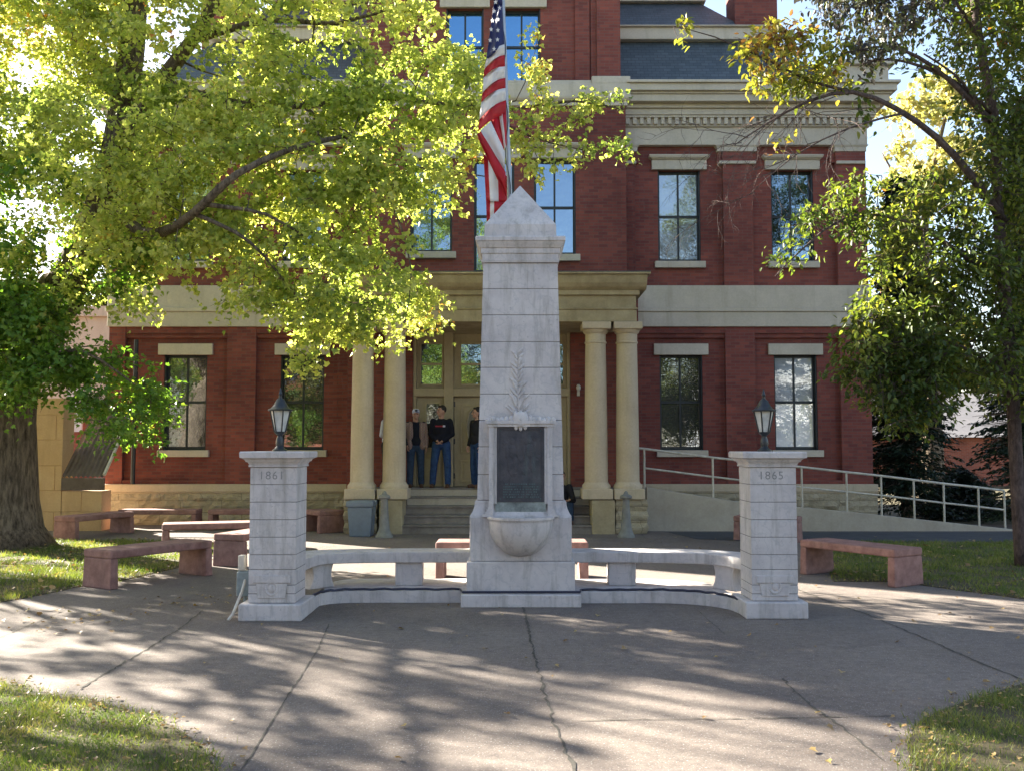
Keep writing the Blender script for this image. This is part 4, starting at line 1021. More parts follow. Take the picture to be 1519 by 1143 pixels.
# ------------------------------------------------------------------ trees
LEAF = np.array([(0,0),(.40,.06),(.52,.50),(.21,.56),(0,1.0),(-.21,.56),(-.52,.50),(-.40,.06)])
OVAL = np.array([(0,0),(.20,.18),(.27,.48),(.15,.8),(0,1.0),(-.15,.8),(-.27,.48),(-.20,.18)])
def leaves(name, C, D, Nn, S, mat_, parent, shape=LEAF, fold=.18):
    """C centre, D leaf axis, Nn normal, S size: one mesh of many small leaves"""
    D = D/np.linalg.norm(D, axis=1)[:,None]; X = np.cross(D, Nn); X /= (np.linalg.norm(X, axis=1)[:,None]+1e-9); Z = np.cross(X, D)
    n = len(C); V = np.zeros((n,8,3))
    for k,(a,b) in enumerate(shape):
        V[:,k] = C+(X*a+D*(b-.3)+Z*(abs(a)*fold*2-.10*b*b))*S[:,None]
    base = np.arange(n)[:,None]*8
    loops = (base+np.array([0,1,2,3,4,0,4,5,6,7])[None]).ravel()
    starts = np.arange(2*n)*5
    return fast_mesh(name, V.reshape(-1,3), loops, starts, np.full(2*n,5), mat_, parent)
# ground patches kept sunlit: sprays that would shade them are left out
SUNNY = [[Gd(*p)[:2] for p in q] for q in (
    [(295,916),(400,912),(540,950),(735,982),(740,1002),(560,990),(420,955)],
    [(545,912),(610,912),(790,940),(790,962),(610,940)],
    [(800,908),(900,918),(1110,945),(1330,980),(1310,995),(1080,970),(860,935)],
    [(850,870),(560,870),(455,880),(455,800),(1090,800),(1090,880)],
    [(0,815),(330,812),(330,850),(110,868),(0,890)], [(-60,895),(170,880),(200,905),(0,925)])]
def sun_gap(p, r):
    t = p.z/math.tan(SUN_EL); x, y = p.x-SUN_AZ[0]*t, p.y-SUN_AZ[1]*t
    for q in SUNNY:
        px = np.array([x, x+r, x-r, x, x]); py = np.array([y, y, y, y+r, y-r])
        if inpoly(px, py, q).any(): return True
    return False
def branch_curve(a, b, rg, sag=.0, jit=.06, n=None):
    L = (b-a).length; n = n or max(3, int(L/.28)); out = []
    off = Vector((rg.gauss(0,1), rg.gauss(0,1), rg.gauss(0,1)))*L*jit
    for i in range(n+1):
        t = i/n; out.append(a.lerp(b,t)+off*math.sin(t*math.pi)+Vector((0,0,sag*L*math.sin(t*math.pi)))+Vector((rg.gauss(0,1),rg.gauss(0,1),rg.gauss(0,1)))*(.012*L if 0<i<n else 0))
    return out
def make_tree(name, label, base, skel, sprays, leaf_mats, lsize, lcount, bark, seed, cat='tree', group=None, shape=LEAF, droop=.35, rmul=1.0, twigs=3, upn=1.0):
    """skel: [(points, r0, r1)], sprays: [(point, radius, material index, size factor)]"""
    rg = random.Random(seed); ng = np.random.default_rng(seed)
    t = empty(name, base, label, cat, group); L = Vector(base)
    tb = MB(); nodes = []; nr = []
    for pts, r0, r1 in skel:
        out = []; 
        for i in range(len(pts)-1):
            a, b, c, d = pts[max(i-1,0)], pts[i], pts[i+1], pts[min(i+2,len(pts)-1)]; m = max(2, int((c-b).length/.35))
            for k in range(m):
                u = k/m; out.append(.5*((2*b)+(c-a)*u+(2*a-5*b+4*c-d)*u*u+(3*b-a-3*c+d)*u**3))
        out.append(pts[-1]); n = len(out)
        rad = [r0+(r1-r0)*(i/(n-1))**.8 for i in range(n)]
        if r0 > .3:                                              # root flare
            rad = [r*(1+.55*math.exp(-max(0,p.z-L.z)/.28)) for r, p in zip(rad, out)]
        tb.tube(out, rad, 12 if r0 > .1 else 7)
        for i, (p, r) in enumerate(zip(out, rad)):
            if p.z > L.z+1.2: nodes.append(p); nr.append((r, i/(n-1)))
    trunk = tb.build('trunk', bark, t, smooth=2, fix=False)
    NP = np.array([tuple(p) for p in nodes]); pl = np.array([(.6*r[0]) for r in nr]); cost = np.zeros(len(nodes))
    order = sorted(range(len(sprays)), key=lambda i: np.min(np.linalg.norm(NP-np.array(sprays[i][0]),axis=1)))
    bb = MB(); addp = []
    for i in order:
        c, r = Vector(sprays[i][0]), sprays[i][1]
        dd = np.linalg.norm(NP-np.array(c),axis=1)+.35*cost-.35*np.minimum(pl,.2); j = int(np.argmin(dd)); a = Vector(NP[j]); Ld = (c-a).length
        cv = branch_curve(a, c, rg, .06, .08); r0 = min(max(pl[j]*.8,.006), .010+.011*Ld)*rmul; m = len(cv)
        rr_ = [max(.004, r0*(1-.72*k/(m-1))) for k in range(m)]
        bb.tube(cv, rr_, 5, cap=False)
        NP = np.vstack([NP, np.array([tuple(p) for p in cv[1:]])]); pl = np.concatenate([pl, rr_[1:]])
        cost = np.concatenate([cost, [cost[j]+Ld*k/(m-1) for k in range(1,m)]])
    per = {}
    tw = MB()
    for (c, r, mi, sf) in sprays:
        K = 7; nl = max(6, int(lcount*(r/.42)**1.5/max(sf,.3)**.5)); c = np.array(c)
        hd = ng.normal(size=(K,3)); hd[:,2] = hd[:,2]*.45; hd /= np.linalg.norm(hd,axis=1)[:,None]
        kk = ng.integers(0,K,nl); s = ng.uniform(.08,1.0,nl)**.8*r*ng.uniform(.8,1.15,nl)
        pos = c+hd[kk]*s[:,None]+ng.normal(0,.045,(nl,3))*(1+r); pos[:,2] -= droop*(s**2)/max(r,.1)
        D = hd[kk]*.7+ng.normal(0,.55,(nl,3)); D[:,2] -= .55
        Nn = ng.normal(0,.55,(nl,3)); Nn[:,2] += upn
        per.setdefault(mi, []).append((pos, D, Nn, lsize*sf*ng.uniform(.6,1.2,nl)))
        for k in range(min(twigs,K)):
            e = Vector(c+hd[k]*r*.9); e.z -= droop*r*.8; tw.tube([Vector(c), Vector(c).lerp(e,.5)+Vector((0,0,.05*r)), e], [.005,.0035,.002], 3, cap=False)
    if bb.v: bb.add(tw.v, tw.f).build('branches', bark, t, smooth=2, fix=False)
    cr = None
    for mi, lst in per.items():
        C, D, Nn, S = [np.concatenate([q[i] for q in lst]) for i in range(4)]
        o = leaves('crown', C-np.array(L), D, Nn, S, leaf_mats[mi], t, shape)
    return t
def spx(poly, n, Y0, Y1, r, mi, sf=1.0, holes=(), seed=1, rmin=.6):
    rg = random.Random(seed); P2 = [(float(a),float(b)) for a,b in poly]; xs = [p[0] for p in P2]; ys = [p[1] for p in P2]; out = []; tries = 0
    while len(out) < n and tries < n*60:
        tries += 1; u, v = rg.uniform(min(xs),max(xs)), rg.uniform(min(ys),max(ys))
        if not inpoly(np.array([u]), np.array([v]), P2)[0]: continue
        if any((u-a)**2+(v-b)**2 < c*c and rg.random() < .93 for a,b,c in holes): continue
        Y = rg.uniform(Y0, Y1); out.append((P(u,v,Y), r*rg.uniform(rmin,1.2), mi, sf))
    return out
PV = lambda *a: [P(u,v,Y) for u,v,Y in a]

# the big maple on the left lawn
mb_ = P(8, 806, 16.2); mb_.z = 0
skel = [
 ([mb_]+PV((10,700,16.2),(12,590,16.1),(40,500,15.9),(95,430,15.6)), .54, .40),
 (PV((95,430,15.6),(140,340,15.3),(168,250,15.0),(186,140,15.0),(200,20,15.0),(205,-250,14.8),(215,-420,14.6)), .34, .07),
 (PV((40,500,15.9),(-60,380,16.0),(-160,250,15.8),(-230,40,15.5),(-300,-200,15.2)), .30, .08),
 (PV((150,300,15.1),(215,345,14.0),(265,333,12.6),(310,295,12.1),(352,258,12.0),(430,222,12.3),(520,200,12.8)), .115, .03),
 (PV((300,303,12.2),(340,308,12.2),(395,318,12.3),(450,350,12.6)), .04, .015),
 (PV((290,318,12.3),(350,345,12.2),(392,380,12.4),(440,440,12.9)), .035, .012),
 (PV((175,215,15.0),(240,120,14.4),(285,60,14.1),(330,-20,13.8),(380,-140,13.6)), .17, .05),
 (PV((240,120,14.4),(330,150,13.9),(440,158,13.6),(560,145,13.4),(660,155,13.2),(760,162,13.0),(850,150,12.9),(925,163,12.8)), .075, .010),
 (PV((285,60,14.1),(400,30,13.6),(500,35,13.3),(600,5,13.1)), .07, .02),
 (PV((450,158,13.6),(560,235,13.2),(640,250,13.0),(720,262,12.8)), .03, .008),
 (PV((700,158,13.1),(780,200,12.9),(860,222,12.7),(930,228,12.6)), .016, .006),
 (PV((700,158,13.1),(765,150,13.0),(785,95,12.9)), .012, .005),
 (PV((520,200,13.3),(580,300,13.0),(610,400,12.8),(600,480,12.7)), .022, .007),
 (PV((440,440,13.2),(465,500,13.0),(480,560,12.9)), .012, .005),
 (PV((12,590,16.1),(60,540,15.0),(120,520,14.2),(200,570,13.6)), .06, .012),
 (PV((-60,380,16.0),(-200,330,13.5),(-350,250,11.5),(-700,100,9.5)), .085, .015),
 (PV((186,140,15.0),(100,40,16.5),(20,-80,18.0)), .15, .04),
 (PV((-230,40,15.5),(-500,0,12.5),(-800,-200,10.5)), .07, .015),
]
holes = [(320,392,34),(500,88,36),(475,240,26),(238,42,18),(575,345,32),(690,50,34),(590,55,26),(110,500,25),(420,470,14),(30,30,30),(60,90,12),(560,100,18),(310,200,12),(215,300,10),(700,200,18),(120,180,8),(172,165,36),(132,412,26),(265,95,16),(310,292,22),(345,262,14)]
mainp = [(-90,-90),(630,-90),(650,20),(715,70),(735,110),(735,215),(712,262),(685,278),(640,262),(655,300),(625,325),(585,330),(560,300),(540,330),(560,375),(600,395),(638,440),(635,490),(600,505),(560,495),(535,510),(515,480),(480,535),(462,530),(450,480),(400,470),(392,420),(345,445),(330,420),(250,418),(232,480),(185,470),(100,455),(-90,480)]
sp = spx(mainp, 640, 12.3, 15.2, .40, 0, 1.0, holes, 3)
sp = [q for q in sp if q[0].x > -4.9-.75*(q[0].y-12.3) or q[0].y > 14.3]      # left front sprays dropped to let sun reach the paving
sp += spx([(-90,-90),(250,-90),(250,400),(180,470),(-90,480)], 170, 14.3, 15.8, .44, 0, 1.0, holes, 32)
sp += spx([(-90,-90),(260,-90),(200,120),(60,300),(-90,300)], 90, 15.2, 17.5, .5, 0, 1.0, [(172,165,30)], 33)
sp += spx([(60,130),(520,120),(640,470),(420,480),(250,400),(60,400)], 110, 12.3, 13.6, .36, 0, 1.0, holes, 31)
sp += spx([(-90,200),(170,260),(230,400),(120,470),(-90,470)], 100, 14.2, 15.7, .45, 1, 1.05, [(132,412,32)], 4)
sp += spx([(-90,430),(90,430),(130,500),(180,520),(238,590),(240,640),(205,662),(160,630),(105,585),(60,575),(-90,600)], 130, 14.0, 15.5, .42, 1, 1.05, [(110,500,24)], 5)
sp += spx([(470,500),(440,520),(462,575),(484,575)], 4, 12.8, 13.1, .2, 0, 1.0, (), 51)
sp += spx([(760,90),(800,50),(812,120),(800,220),(765,240),(752,180)], 22, 12.5, 13.2, .20, 0, .9, (), 6, .5)
sp += spx([(800,140),(860,140),(925,122),(935,160),(860,178),(800,190)], 16, 12.6, 13.0, .17, 0, .9, (), 7, .5)
sp += spx([(760,190),(850,200),(935,205),(938,238),(860,240),(800,262),(760,245)], 22, 12.5, 12.9, .17, 0, .9, (), 8, .5)
sp += spx([(630,60),(700,85),(745,130),(745,160),(640,160)], 16, 12.5, 13.4, .25, 0, 1, (), 9)
sp += spx([(-300,-60),(-90,-60),(-90,520),(-300,420)], 40, 15.0, 18.0, .5, 1, 1.2, (), 10)
rg = random.Random(21)
def outside(p):                                                 # crown portions above and left of the picture
    q = p-Vector((0,0,CAM_H)); c, s = math.cos(TH), math.sin(TH); d = q.y*c+q.z*s
    if d < 1: return True
    u = CX+F*q.x/d; v = CY-F*(q.z*c-q.y*s)/d
    return u < -120 or v < -110
k = 0
while k < 430:
    a, b, c = rg.gauss(0,1), rg.gauss(0,1), rg.gauss(0,1); l = math.sqrt(a*a+b*b+c*c); q = rg.random()**.33/l
    p = Vector((-8.6+8.3*a*q, 15.2+8.2*b*q, 9.2+6.4*c*q))
    if p.z < 4.0 or not outside(p) or p.y > 20 and p.x > -10: continue
    k += 1
    if mn.noise(Vector((p.x*.42+3, p.y*.42, p.z*.55))) < .30: continue      # random gaps added to let sun through the unseen crown
    if sun_gap(p, .45): continue
    sp.append((p, .8*rg.uniform(.6,1.2), 0, 1.7))
sp = [q for q in sp if not (outside(q[0]) and sun_gap(q[0], .3))]
rgz = random.Random(5); N0 = len(sp)
NARROW = [[Gd(*p)[:2] for p in q] for q in ([(800,908),(900,918),(1110,945),(1330,980),(1310,992),(1080,965),(860,930)], [(900,955),(1200,1000),(1180,1015),(880,975)], [(820,1030),(1250,1070),(1230,1090),(800,1050)], [(545,912),(610,912),(790,942),(790,960),(610,938)])]  # narrow sun streaks opened by dropping most sprays that shade them
def narrow(p):
    t = p.z/math.tan(SUN_EL); x, y = p.x-SUN_AZ[0]*t, p.y-SUN_AZ[1]*t
    return any(inpoly(np.array([x,x,x]), np.array([y,y+.12,y-.12]), q).any() for q in NARROW)
sp = [q for q in sp if not (narrow(q[0]) and rgz.random() < .85)]
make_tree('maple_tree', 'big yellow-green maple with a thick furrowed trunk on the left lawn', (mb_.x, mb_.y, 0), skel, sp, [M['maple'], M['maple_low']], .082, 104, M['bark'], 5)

def simple_tree(name, label, x, y, h, r, crown0, n, lm, ls, lc, seed, group=None, bark=None, sr=.9, shape=LEAF):
    rg = random.Random(seed); B = Vector((x,y,0)); sk = [([B, B+Vector((rg.gauss(0,.15),rg.gauss(0,.15),h*.35)), B+Vector((rg.gauss(0,.4),rg.gauss(0,.4),h*.65)), B+Vector((rg.gauss(0,.5),rg.gauss(0,.5),h*.95))], .030*h, .02)]
    top = B+Vector((0,0,h*.35))
    for k in range(6):
        a = k*2*math.pi/6+rg.uniform(-.4,.4); z0 = h*rg.uniform(.3,.6); e = B+Vector((math.cos(a)*r*.75, math.sin(a)*r*.75, z0+h*.22))
        sk.append(([B+Vector((0,0,z0)), (B+Vector((0,0,z0))).lerp(e,.5)+Vector((0,0,.2)), e], .011*h, .015))
    s = []
    while len(s) < n:
        a, b, c = rg.uniform(-1,1), rg.uniform(-1,1), rg.uniform(-1,1)
        if a*a+b*b+c*c > 1 or rg.random() > .35+.65*math.sqrt(a*a+b*b+c*c): continue
        zc = (crown0+h)/2
        if x < -10 and y < 30 and y > 0 and sun_gap(Vector((x+a*r, y+b*r, zc+c*(h-crown0)/2)), .4): n -= 1; continue
        s.append((Vector((x+a*r, y+b*r, zc+c*(h-crown0)/2)), sr*rg.uniform(.6,1.2), 0, 1.0))
    return make_tree(name, label, (x,y,0), sk, s, [lm], ls, lc, bark or M['bark'], seed, group=group, shape=shape, twigs=0)
simple_tree('maple_tree', 'yellow maple standing outside the left edge of the picture, shading the plaza', -16.5, 9.5, 12, 4.6, 3.0, 60, M['maple'], .19, 60, 61)

rgb = random.Random(99)
def bare_tree(label, x, y, h, seed, n=44, nl=22):
    rg = random.Random(seed); B = Vector((x,y,0)); sk = [([B, B+Vector((.1,0,h*.3)), B+Vector((.0,.1,h*.6)), B+Vector((.2,.2,h))], .17, .03)]
    for k in range(n):
        a = rg.uniform(0,6.283); z0 = h*rg.uniform(.12,.6); o0 = B+Vector((0,0,z0)); L = h*rg.uniform(.28,.5); sp_ = rg.uniform(.25,.85)
        d = Vector((math.cos(a)*sp_, math.sin(a)*sp_, 1)).normalized(); e = o0+d*L
        sk.append(([o0, o0+d*L*.4+Vector((rg.gauss(0,.12),rg.gauss(0,.12),0)), e+Vector((rg.gauss(0,.2),rg.gauss(0,.2),0))], rg.uniform(.04,.09), .012))
    s = []
    for k in range(nl):
        a = rg.uniform(0,6.283); q = rg.uniform(.5,2.6); pp_ = Vector((x+math.cos(a)*q, y+math.sin(a)*q, h*rg.uniform(.35,1.0)))
        if not sun_gap(pp_, .3): s.append((pp_, .5*rg.uniform(.6,1.2), 0, 1.0))
    make_tree('bare_tree', label, (x,y,0), sk, s, [M['yellow_leaf']], .13, 40, M['bark'], seed, twigs=3, group='thin trees outside the left edge')
bare_tree('thin half-bare tree outside the picture, nearest to the plaza', -13.5, 12.0, 10, 201)
bare_tree('thin half-bare tree outside the picture, beside the big maple', -14.5, 17.3, 11, 202)
bare_tree('thin half-bare tree outside the picture, behind the big maple', -18.0, 20.3, 12, 203)
bare_tree('thin half-bare tree outside the picture, farther from the plaza', -17.0, 14.7, 10.5, 204)
# right: slender tree close to the viewer's right with arching branches
rb0 = P(1516, 815, 13.6); rb0.z = 0
sk = [([rb0]+PV((1508,700,13.5),(1501,560,13.4),(1489,420,13.3),(1480,300,13.3),(1474,170,13.3),(1452,60,13.2),(1440,-60,13.1),(1420,-220,13.0)), .105, .05),
 (PV((1480,240,13.3),(1462,180,13.2),(1440,140,13.0),(1415,110,12.9),(1370,80,12.7)), .035, .012),
 (PV((1474,185,13.3),(1430,140,13.0),(1385,100,12.8),(1340,75,12.6),(1300,70,12.5),(1250,80,12.4)), .05, .008),
 (PV((1474,170,13.3),(1420,125,13.0),(1370,100,12.8),(1320,88,12.6),(1280,95,12.5)), .04, .01),
 (PV((1489,330,13.3),(1440,260,13.0),(1390,205,12.8),(1330,162,12.6),(1265,137,12.5),(1200,150,12.4),(1135,185,12.3),(1090,215,12.2)), .07, .006),
 (PV((1265,137,12.5),(1200,120,12.4),(1150,95,12.3),(1060,55,12.2),(1000,40,12.1)), .025, .004),
 (PV((1340,168,12.6),(1260,190,12.4),(1180,230,12.3),(1110,290,12.2)), .020, .004),
 (PV((1452,60,13.2),(1400,-20,12.9),(1330,-40,12.7),(1230,-10,12.5)), .03, .008),
 (PV((1489,420,13.3),(1430,380,13.0),(1350,330,12.8),(1260,320,12.6),(1190,370,12.4),(1150,410,12.3)), .045, .006),
 (PV((1501,560,13.4),(1440,520,13.1),(1370,500,12.9),(1290,520,12.7)), .035, .01),
 (PV((1480,240,13.3),(1530,150,13.6),(1600,40,14.0)), .05, .02),
 (PV((1489,420,13.3),(1560,330,13.8),(1650,280,14.2)), .05, .02)]
sr_ = spx([(1400,-80),(1600,-80),(1600,330),(1490,340),(1445,230),(1420,120),(1395,40)], 330, 12.6, 14.4, .34, 0, .85, [(1400,120,40),(1500,120,14)], 71)
sr_ += spx([(1300,330),(1330,270),(1400,250),(1480,300),(1600,300),(1600,640),(1500,600),(1420,580),(1380,600),(1330,610),(1300,540)], 520, 12.4, 14.6, .34, 0, .85, [(1340,420,26),(1330,470,22),(1400,330,20),(1380,575,20),(1440,590,28),(1460,450,16)], 72)
sr_ += spx([(1205,290),(1270,255),(1310,240),(1320,420),(1290,400),(1230,330),(1180,395),(1150,405),(1165,360)], 60, 12.3, 12.9, .24, 0, .85, (), 73)
sr_ += spx([(1240,540),(1290,430),(1400,460),(1410,590),(1340,640),(1295,590),(1245,570)], 160, 12.4, 13.2, .28, 0, .9, [(1310,480,14)], 74)
sr_ += spx([(1100,60),(1150,30),(1225,60),(1262,105),(1230,130),(1130,140),(1102,110)], 60, 12.1, 12.6, .26, 1, 1.0, (), 75)
sr_ += spx([(990,28),(1040,25),(1030,55),(1000,60)], 3, 12.0, 12.2, .17, 1, 1.1, (), 76)
sr_ += spx([(1170,180),(1130,230),(1150,250)], 2, 12.2, 12.3, .15, 1, 1, (), 77)
sr_ += spx([(1165,-80),(1400,-80),(1400,30),(1300,80),(1262,70),(1215,20)], 100, 12.3, 13.0, .30, 2, .85, [(1370,60,30)], 78)
sr_ += spx([(1265,60),(1330,60),(1320,120),(1270,130)], 8, 12.3, 12.7, .2, 2, .85, (), 79)
rg = random.Random(8)
for k in range(110):
    a = rg.uniform(0,6.28); q = math.sqrt(rg.random()); sr_.append((Vector((8.2+3.4*q*math.cos(a), 13.8+3.2*q*math.sin(a), rg.uniform(8.0,10.5))), .6, 0, 1.3))
rt_ = make_tree('ash_tree', 'slender green tree with arching half-bare branches at the right edge', (rb0.x, rb0.y, 0), sk, sr_, [M['right_leaf'], M['rust_leaf'], M['purple_leaf']], .105, 50, M['bark2'], 15, shape=OVAL, droop=.4)
# bare hanging twigs on its left-reaching branches
rg = random.Random(44); tw = MB()
def twig(p, d, L, r, depth):
    pts = [p]; dd = d.copy(); n = 6
    for i in range(n):
        dd = (dd+Vector((rg.gauss(0,.18),rg.gauss(0,.12),rg.gauss(0,.14)-.06))).normalized(); pts.append(pts[-1]+dd*L/n)
        if depth and rg.random() < .75:
            s = (dd+Vector((rg.gauss(0,.6),rg.gauss(0,.3),rg.gauss(0,.6)))).normalized(); twig(pts[-1], s, L*rg.uniform(.35,.6), r*.6, depth-1)
    tw.tube(pts, [r*(1-.7*i/n) for i in range(n+1)], 4, cap=False)
for (u,v,Y) in [(1240,143,12.45),(1210,148,12.4),(1185,155,12.4),(1160,170,12.35),(1135,187,12.3),(1110,205,12.2),(1260,190,12.4),(1220,208,12.35),(1180,232,12.3),(1150,255,12.25),(1120,285,12.2),(1290,160,12.5),(1100,212,12.2),(1240,198,12.4),(1170,160,12.3),(1200,150,12.4)]:
    twig(P(u,v,Y), Vector((-.75+rg.gauss(0,.2), rg.gauss(0,.2), -.45+rg.gauss(0,.3))).normalized(), rg.uniform(.7,1.3), .0075, 2)
tw.build('bare_twigs', M['bark2'], rt_, fix=False)

# conifers
def conifer(name, label, x, y, h, r, n, seed, low=.3):
    rg = np.random.default_rng(seed); t = empty(name, (x,y,0), label, 'tree', 'dark evergreens beside the ramp')
    MB().tube([(x,y,0),(x,y,h*.5),(x,y,h)], [.13,.08,.02], 8).build('trunk', M['bark'], t, smooth=True)
    nb = n//70; C=[];D=[];Nn=[];S=[]; bm_ = MB()
    for k in range(nb):
        q = rg.random()**.8; z = low+(h-low)*q; a = rg.uniform(0,6.283); rr = r*(1-q)**.7*rg.uniform(.65,1.1)+.12
        d = np.array([math.cos(a), math.sin(a), -.12]); s = rg.uniform(.05,1,70)*rr
        p = np.array([x,y,z])+d*s[:,None]; sd2 = np.array([-math.sin(a),math.cos(a),0]); w = rg.normal(0,1,70)*.16*(1.1-s/rr*.7)
        p += sd2*w[:,None]; p[:,2] -= .14*(s/rr)**2+np.abs(w)*.3+rg.uniform(0,.05,70)
        C.append(p); dd = d*.8+sd2*np.sign(w)[:,None]*.6+rg.normal(0,.3,(70,3)); dd[:,2]-=.25; D.append(dd)
        nn = rg.normal(0,.5,(70,3)); nn[:,2]+=.8; Nn.append(nn); S.append(rg.uniform(.07,.14,70))
        bm_.tube([(x,y,z),tuple(np.array([x,y,z])+d*rr*.9)], [.015,.004], 3, cap=False)
    bm_.build('branches', M['bark'], t, fix=False)
    leaves('crown', np.concatenate(C)-np.array([x,y,0]), np.concatenate(D), np.concatenate(Nn), np.concatenate(S), M['needle'], t, OVAL*np.array([.7,1]), .1)
conifer('evergreen_tree', 'tall dark evergreen at the right corner of the courthouse', 9.3, 22.4, 8.2, 1.3, 60000, 81)
conifer('evergreen_shrub', 'low dark evergreen shrub behind the far end of the ramp', 11.0, 23.2, 1.2, 1.6, 14000, 82, .1)
conifer('evergreen_tree', 'narrow dark evergreen right of the broad one', 11.5, 20.6, 9.5, 1.5, 70000, 83)
simple_tree('yellow_tree', 'bright yellow tree behind the right corner of the courthouse', 14.2, 32, 14.6, 1.9, 9.0, 26, M['yellow_leaf'], .22, 40, 91)
simple_tree('maple_tree', 'green street tree far behind the brick outbuilding', 24, 55, 10, 5, 2.5, 70, M['far_leaf'], .4, 50, 92)
simple_tree('maple_tree', 'distant green tree beyond the left corner shop', -26, 52, 11, 5.5, 3, 70, M['far_leaf'], .4, 50, 93)
for i, (x, y, h, lab) in enumerate([(-20,-17,12,'green tree behind the viewer, mirrored in the leftmost corner window'),(-13,-15,11,'green tree behind the viewer, mirrored in the far left windows'),(-5,-20,13,'green tree behind the viewer, mirrored in the left windows'),(4.5,-19,12,'green tree behind the viewer, mirrored in the porch glass'),(12,-21,13,'green tree behind the viewer, mirrored in the right windows'),(22.6,-17,8,'green tree behind the viewer, mirrored in the farthest right window')]):
    simple_tree('street_tree', lab, x, y, h, 4.3, 1.6, 95, M['far_leaf'], .36, 40, 100+i, group='trees behind the viewer')

# fallen leaves
ng = np.random.default_rng(77)
def fallen(n, x0, x1, y0, y1, z, size, poly=None, name='fallen_leaves', lab=None, m='dead_leaf', flat=.25):
    x = ng.uniform(x0,x1,n); y = ng.uniform(y0,y1,n)
    if poly: k = inpoly(x, y, poly); x = x[k]; y = y[k]; n = len(x)
    C = np.c_[x,y,np.full(n,z)+ng.uniform(0,.012,n)]; D = np.c_[ng.normal(0,1,n),ng.normal(0,1,n),ng.normal(0,.12,n)]
    Nn = np.c_[ng.normal(0,flat,n),ng.normal(0,flat,n),np.ones(n)]
    o = leaves(name, C, D, Nn, size*ng.uniform(.5,1.2,n), M[m], None); tag(o, lab, 'leaves', None, 'stuff'); return o
fallen(240, -6.5, 7, 4.5, 18, .012, .05, None, lab='scattered dry leaves on the concrete plaza')
fallen(2600, -6, -1, 2.8, 7.2, .03, .030, lawnFL, lab='dry leaves in the near left grass')
fallen(2200, 1.5, 6, 2.8, 7.2, .03, .030, lawnFR, lab='dry leaves in the near right grass')
fallen(1100, -14, -3.5, 9, 18, .05, .07, lawnL, lab='yellow leaves scattered on the left lawn')
fallen(350, 3, 12, 10, 17.5, .05, .07, lawnR, lab='dry leaves on the right lawn')
fallen(45, -5.1, -3.6, 8.6, 9.9, .012, .05, None, lab='small drift of leaves on the left of the plaza')
fallen(40, -4, -2.5, 10, 11, .012, .05, None, lab='leaves near the foot of the left pillar', name='fallen_leaves')

for nm_, edge in (('near left', lawnFL[1:9]), ('near right', lawnFR[2:9]), ('left', lawnL[1:8]), ('right', lawnR[:6])):
    E = [Vector((p[0],p[1],0)) for p in edge]; pts_ = []
    for a, b in zip(E[:-1], E[1:]):
        for k in range(int((b-a).length*38)): q = a.lerp(b, R.random()); pts_.append((q.x+R.gauss(0,.10), q.y+R.gauss(0,.10), .012+.012*R.random()))
    C = np.array(pts_); n_ = len(C); Dd = np.c_[ng.normal(0,1,n_),ng.normal(0,1,n_),ng.normal(0,.15,n_)]; Nn_ = np.c_[ng.normal(0,.35,n_),ng.normal(0,.35,n_),np.ones(n_)]
    o = leaves('leaf_litter', C, Dd, Nn_, .034*ng.uniform(.4,1.2,n_), M['dead_leaf'], None); tag(o, 'small dry leaves and litter along the edge of the %s lawn' % nm_, 'leaves', None, 'stuff')

# ------------------------------------------------------------------ flagpole and flag
YPo = 11.62
pb = P(745, 0, YPo); pm_ = P(754.5, 250, YPo); dpo = (pb-pm_).normalized(); base = pm_-dpo*(pm_.z/dpo.z); topp = pm_+dpo*((9.4-pm_.z)/dpo.z)
fp = empty('flagpole', tuple(base), 'grey metal flagpole rising just behind the obelisk', 'flagpole')
MB().tube([base, topp], [.038,.030], 14).build('pole', M['steel'], fp, smooth=True)
MB().lathe(base.x, base.y, [(.11,0),(.11,.02),(.06,.05),(.045,.10)], 16).build('base_plate', M['steel'], fp, smooth=True)
MB().ell(topp, (.06,.06,.06), 14, 10).build('finial', M['steel'], fp, smooth=True)
hp = [P(751.5-3.0*math.sin((v-200)*.06)+ (v-200)*.035, v, YPo-.05) for v in range(-120, 300, 12)]
MB().tube(hp, .006, 5).build('halyard', M['black'], fp)
for k in range(9): pass
def cloth(name, cols, L):
    return mat(name, lambda nt, b: m_leaf([(0,cols),(1,cols)], .38, (1.1,1.1,1.1))(nt, b))
fm_ = [cloth('flag_red',(.55,.018,.03),0), cloth('flag_white',(.80,.78,.78),0), cloth('flag_blue',(.022,.03,.14),0)]
